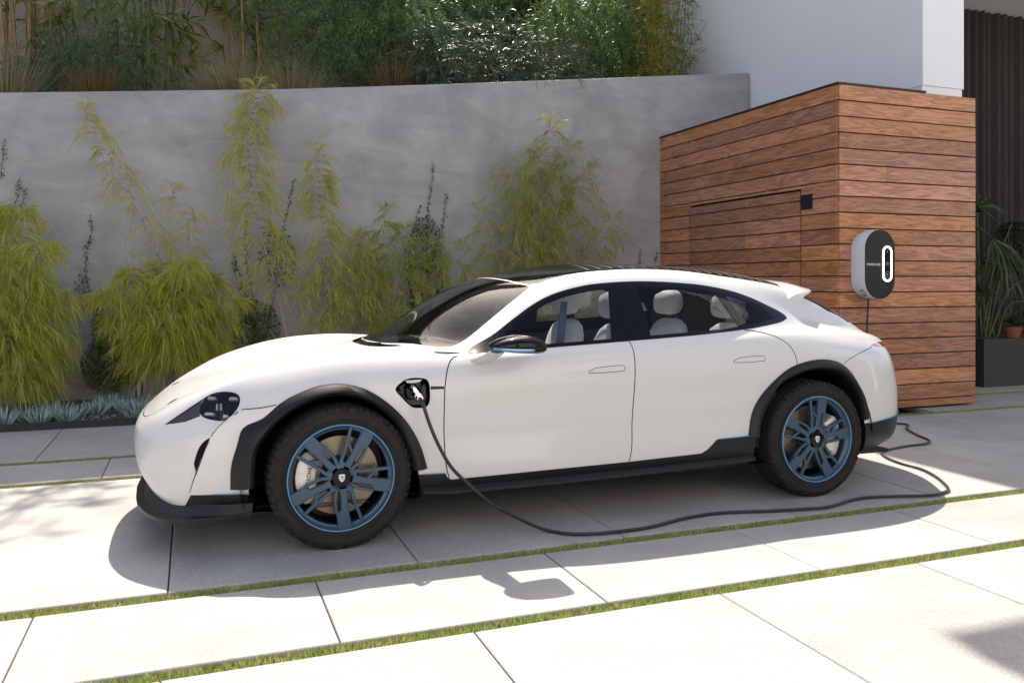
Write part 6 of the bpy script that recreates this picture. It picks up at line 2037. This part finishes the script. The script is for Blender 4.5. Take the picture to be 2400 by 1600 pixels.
# ---- fountain grasses along the wall edge
def grass_tuft(label, x, y, h, n, mat, spread=.55, w=.0045):
    lf = Leafs()
    z = tz(x) if x > -20 else 0
    a = nrs.uniform(0, 6.28, n); tl = nrs.uniform(0, 1, n) ** .6 * spread
    D = np.stack([np.cos(a) * tl, np.sin(a) * tl * .7, np.ones(n)], 1)
    P = np.stack([x + np.cos(a) * .09 * nrs.uniform(0, 1, n), y + np.sin(a) * .09 * nrs.uniform(0, 1, n), np.full(n, z)], 1)
    lf.add(*blades(P, D, nrs.uniform(.55, 1.15, n) * h, nrs.uniform(.7, 1.3, n) * w, nrs.uniform(.02, .55, n) * (tl / spread + .2)))
    me = lf.mesh('fountain_grass'); me.transform(Matrix.Translation((-x, -y, -z)))
    o = link('fountain_grass', me, mat, None, (x, y, z))
    tag(o, label, 'grass tuft', 'fountain grasses along the terrace edge')
def gx(px): return sp(px, 190, 10.35)[0]
grass_tuft('straw coloured grass tuft under the leaning orange canes', gx(12), 10.4, 1.15, 900, M['straw'])
grass_tuft('dark straw grass tuft beside the single orange cane', gx(225), 10.4, .95, 900, M['rust_grass'])
grass_tuft('largest pale fountain grass in front of the cream wall', gx(555), 10.35, 1.05, 1900, M['straw'], .75)
grass_tuft('second pale fountain grass, under the pepper tree fronds', gx(680), 10.4, .95, 1300, M['straw'], .75)
grass_tuft('low pale fountain grass leaning toward the dark leafy bamboo', gx(480), 10.5, .75, 900, M['straw'], .8)
grass_tuft('rusty orange grass tuft beside the needle leaved shrub', gx(925), 10.4, .95, 1300, M['rust_grass'], .45)
grass_tuft('brown grass tuft half hidden between two needle leaved shrubs', gx(1125), 10.5, .85, 900, M['rust_grass'], .5)
grass_tuft('tall olive grass tuft below the deep green pepper tree', gx(1320), 10.45, 1.15, 1300, M['straw'], .5)

# ---- yellow bamboo against the white house
lf, tw = Leafs(), []
for k in range(46):
    x = nrs.uniform(5.95, 6.80); y = nrs.uniform(10.45, 11.3)
    lean = (x - 6.35) * .35 + nrs.normal(0, .06)
    P = crspline([(x, y, tz(x)), (x + lean * .3, y, 4.4), (x + lean, y, 5.9 + nrs.uniform(-.3, .5))], 6)
    tw.append((P, .005, .0025, 5))
    for q in range(30):
        f = nrs.uniform(.08, 1)
        p = np.array([np.interp(f, np.linspace(0, 1, len(P)), P[:, c_]) for c_ in range(3)])
        d = np.array([nrs.normal(0, 1), nrs.normal(0, .7), nrs.uniform(-.1, .7)])
        B = arc(p, d, nrs.uniform(.08, .25), .4, 4)
        tw.append((B, .0015, .0008, 3))
        n = nrs.randint(6, 12)
        e = B[nrs.randint(1, 4, n)]
        lf.add(*blades(e, nrs.normal(0, .7, (n, 3)) + unit(d) * .7 + np.array([0, 0, -.2]), nrs.uniform(.07, .13, n), nrs.uniform(.011, .017, n), .3))
finish('yellow_bamboo', 'yellow green bamboo clump against the white house wall', 'bamboo', (6.35, 10.9, 3.6), lf, tw, M['yellow_bamboo'], M['cane'])
a = Acc(); a.tube(crspline([sp(1585, 190, 10.3), sp(1605, 130, 10.3), sp(1640, 80, 10.3), sp(1660, 52, 10.3)], 5), [.004] * 15 + [.002], 5)
o = link('bare_twig', a.mesh('bare_twig', smooth=True), M['bark']); tag(o, 'single bare twig leaning across the white house wall', 'twig')

# ---- palm, planter and pot in the recess
PL = empty('planter_box', (8.97, 7.48, 0), 'large dark square planter box standing in the recess', 'planter')
a = Acc(); a.box(0, 2.4, 0, .62, 0, .52); link('body', a.mesh('body'), M['planter'], PL)
a = Acc(); a.box(-.006, 2.406, -.006, .626, .52, .585); link('rim', a.mesh('rim'), M['planter'], PL)
def fan(lf, c, d, L, n, lw):
    d = unit(np.array(d, float)); side_ = unit(np.cross(d, np.array([0, 0, 1.0]))); up = np.cross(side_, d)
    t = np.linspace(-1.25, 1.25, n)
    D = d[None] * np.cos(t)[:, None] + side_[None] * np.sin(t)[:, None] + up[None] * .10
    lf.add(*blades(np.repeat(np.array(c)[None], n, 0), D, L * (1 - .22 * np.abs(t) / 1.25), np.full(n, lw), .75))
lf, tw = Leafs(), []
pb = np.array([9.35, 7.75, .55])
heads = [((9.30, 7.50, 1.62), (-.25, -.7, -.25), .62), ((9.62, 7.55, 1.75), (.5, -.6, .0), .55), ((9.0, 7.7, 2.15), (-.6, -.3, .5), .50), ((9.35, 7.9, 2.25), (.2, .2, .9), .50), ((9.85, 7.8, 2.05), (.8, .1, .3), .55), ((9.1, 7.9, 1.35), (-.6, -.2, -.1), .45), ((9.9, 7.6, 1.35), (.8, -.4, -.2), .5), ((9.6, 8.1, 1.55), (.3, .3, .2), .5), ((10.1, 7.9, 1.75), (.8, 0, .2), .55), ((9.75, 7.45, 1.05), (.7, -.5, -.2), .40)]
for c, d, L in heads:
    tw.append((crspline([pb + (nrs.uniform(-.1, .1), nrs.uniform(-.08, .08), 0), pb * .45 + np.array(c) * .55 + (0, .04, .16), c], 5), .011, .006, 6))
    fan(lf, c, d, L, 19, .036)
    for q in range(2):
        fan(lf, np.array(c) + nrs.normal(0, .12, 3), np.array(d) + nrs.normal(0, .3, 3), L * .8, 13, .028)
finish('fan_palm', 'dark fan palm with long green stems growing in the planter box', 'palm', tuple(pb), lf, tw, M['palm'], M['palm_stem'])
a = Acc(); a.lathe([(0, 0), (.075, 0), (.10, .105), (.112, .105), (.112, .14), (.098, .14), (.09, .115), (0, .11)], 24, 'z')
pt = empty('potted_plant', (9.63, 7.62, .585), 'small terracotta pot plant on the edge of the planter box', 'pot plant')
link('pot', a.mesh('pot', smooth=True, auto=40), M['terracotta'], pt)
lf = Leafs()
n = 90
D = nrs.normal(0, 1, (n, 3)) + np.array([0, 0, 1.0])
lf.add(*blades(np.repeat(np.array([[0, 0, .12]]), n, 0) + nrs.normal(0, .03, (n, 3)) + np.array([0, 0, .06]), D, nrs.uniform(.10, .24, n), nrs.uniform(.012, .022, n), .3))
link('leaves', lf.mesh('leaves'), M['palm'], pt)

# ---- clipped dark hedge closing the terrace behind the trees
lf = Leafs()
n = 30000
u = nrs.uniform(0, 1, (n, 3))
P = np.stack([2.6 + 5.0 * u[:, 0], 12.75 - .55 * u[:, 1] ** 2 + .1 * np.sin(u[:, 0] * 40), 3.2 + 3.5 * u[:, 2]], 1)
lf.add(*blades(P, nrs.normal(0, 1, (n, 3)) + np.array([0, -.8, 0]), nrs.uniform(.06, .13, n), nrs.uniform(.03, .05, n), .3))
HG = empty('hedge', (4.8, 12.7, 3.3), 'dense dark hedge closing the terrace behind the pepper trees', 'hedge')
me = lf.mesh('foliage'); me.transform(Matrix.Translation((-4.8, -12.7, -3.3)))
link('foliage', me, M['ivy'], HG)
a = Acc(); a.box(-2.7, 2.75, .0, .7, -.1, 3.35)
link('branches', a.mesh('branches'), M['bark'], HG)  # solid dark core put in for the shaded inside of the hedge
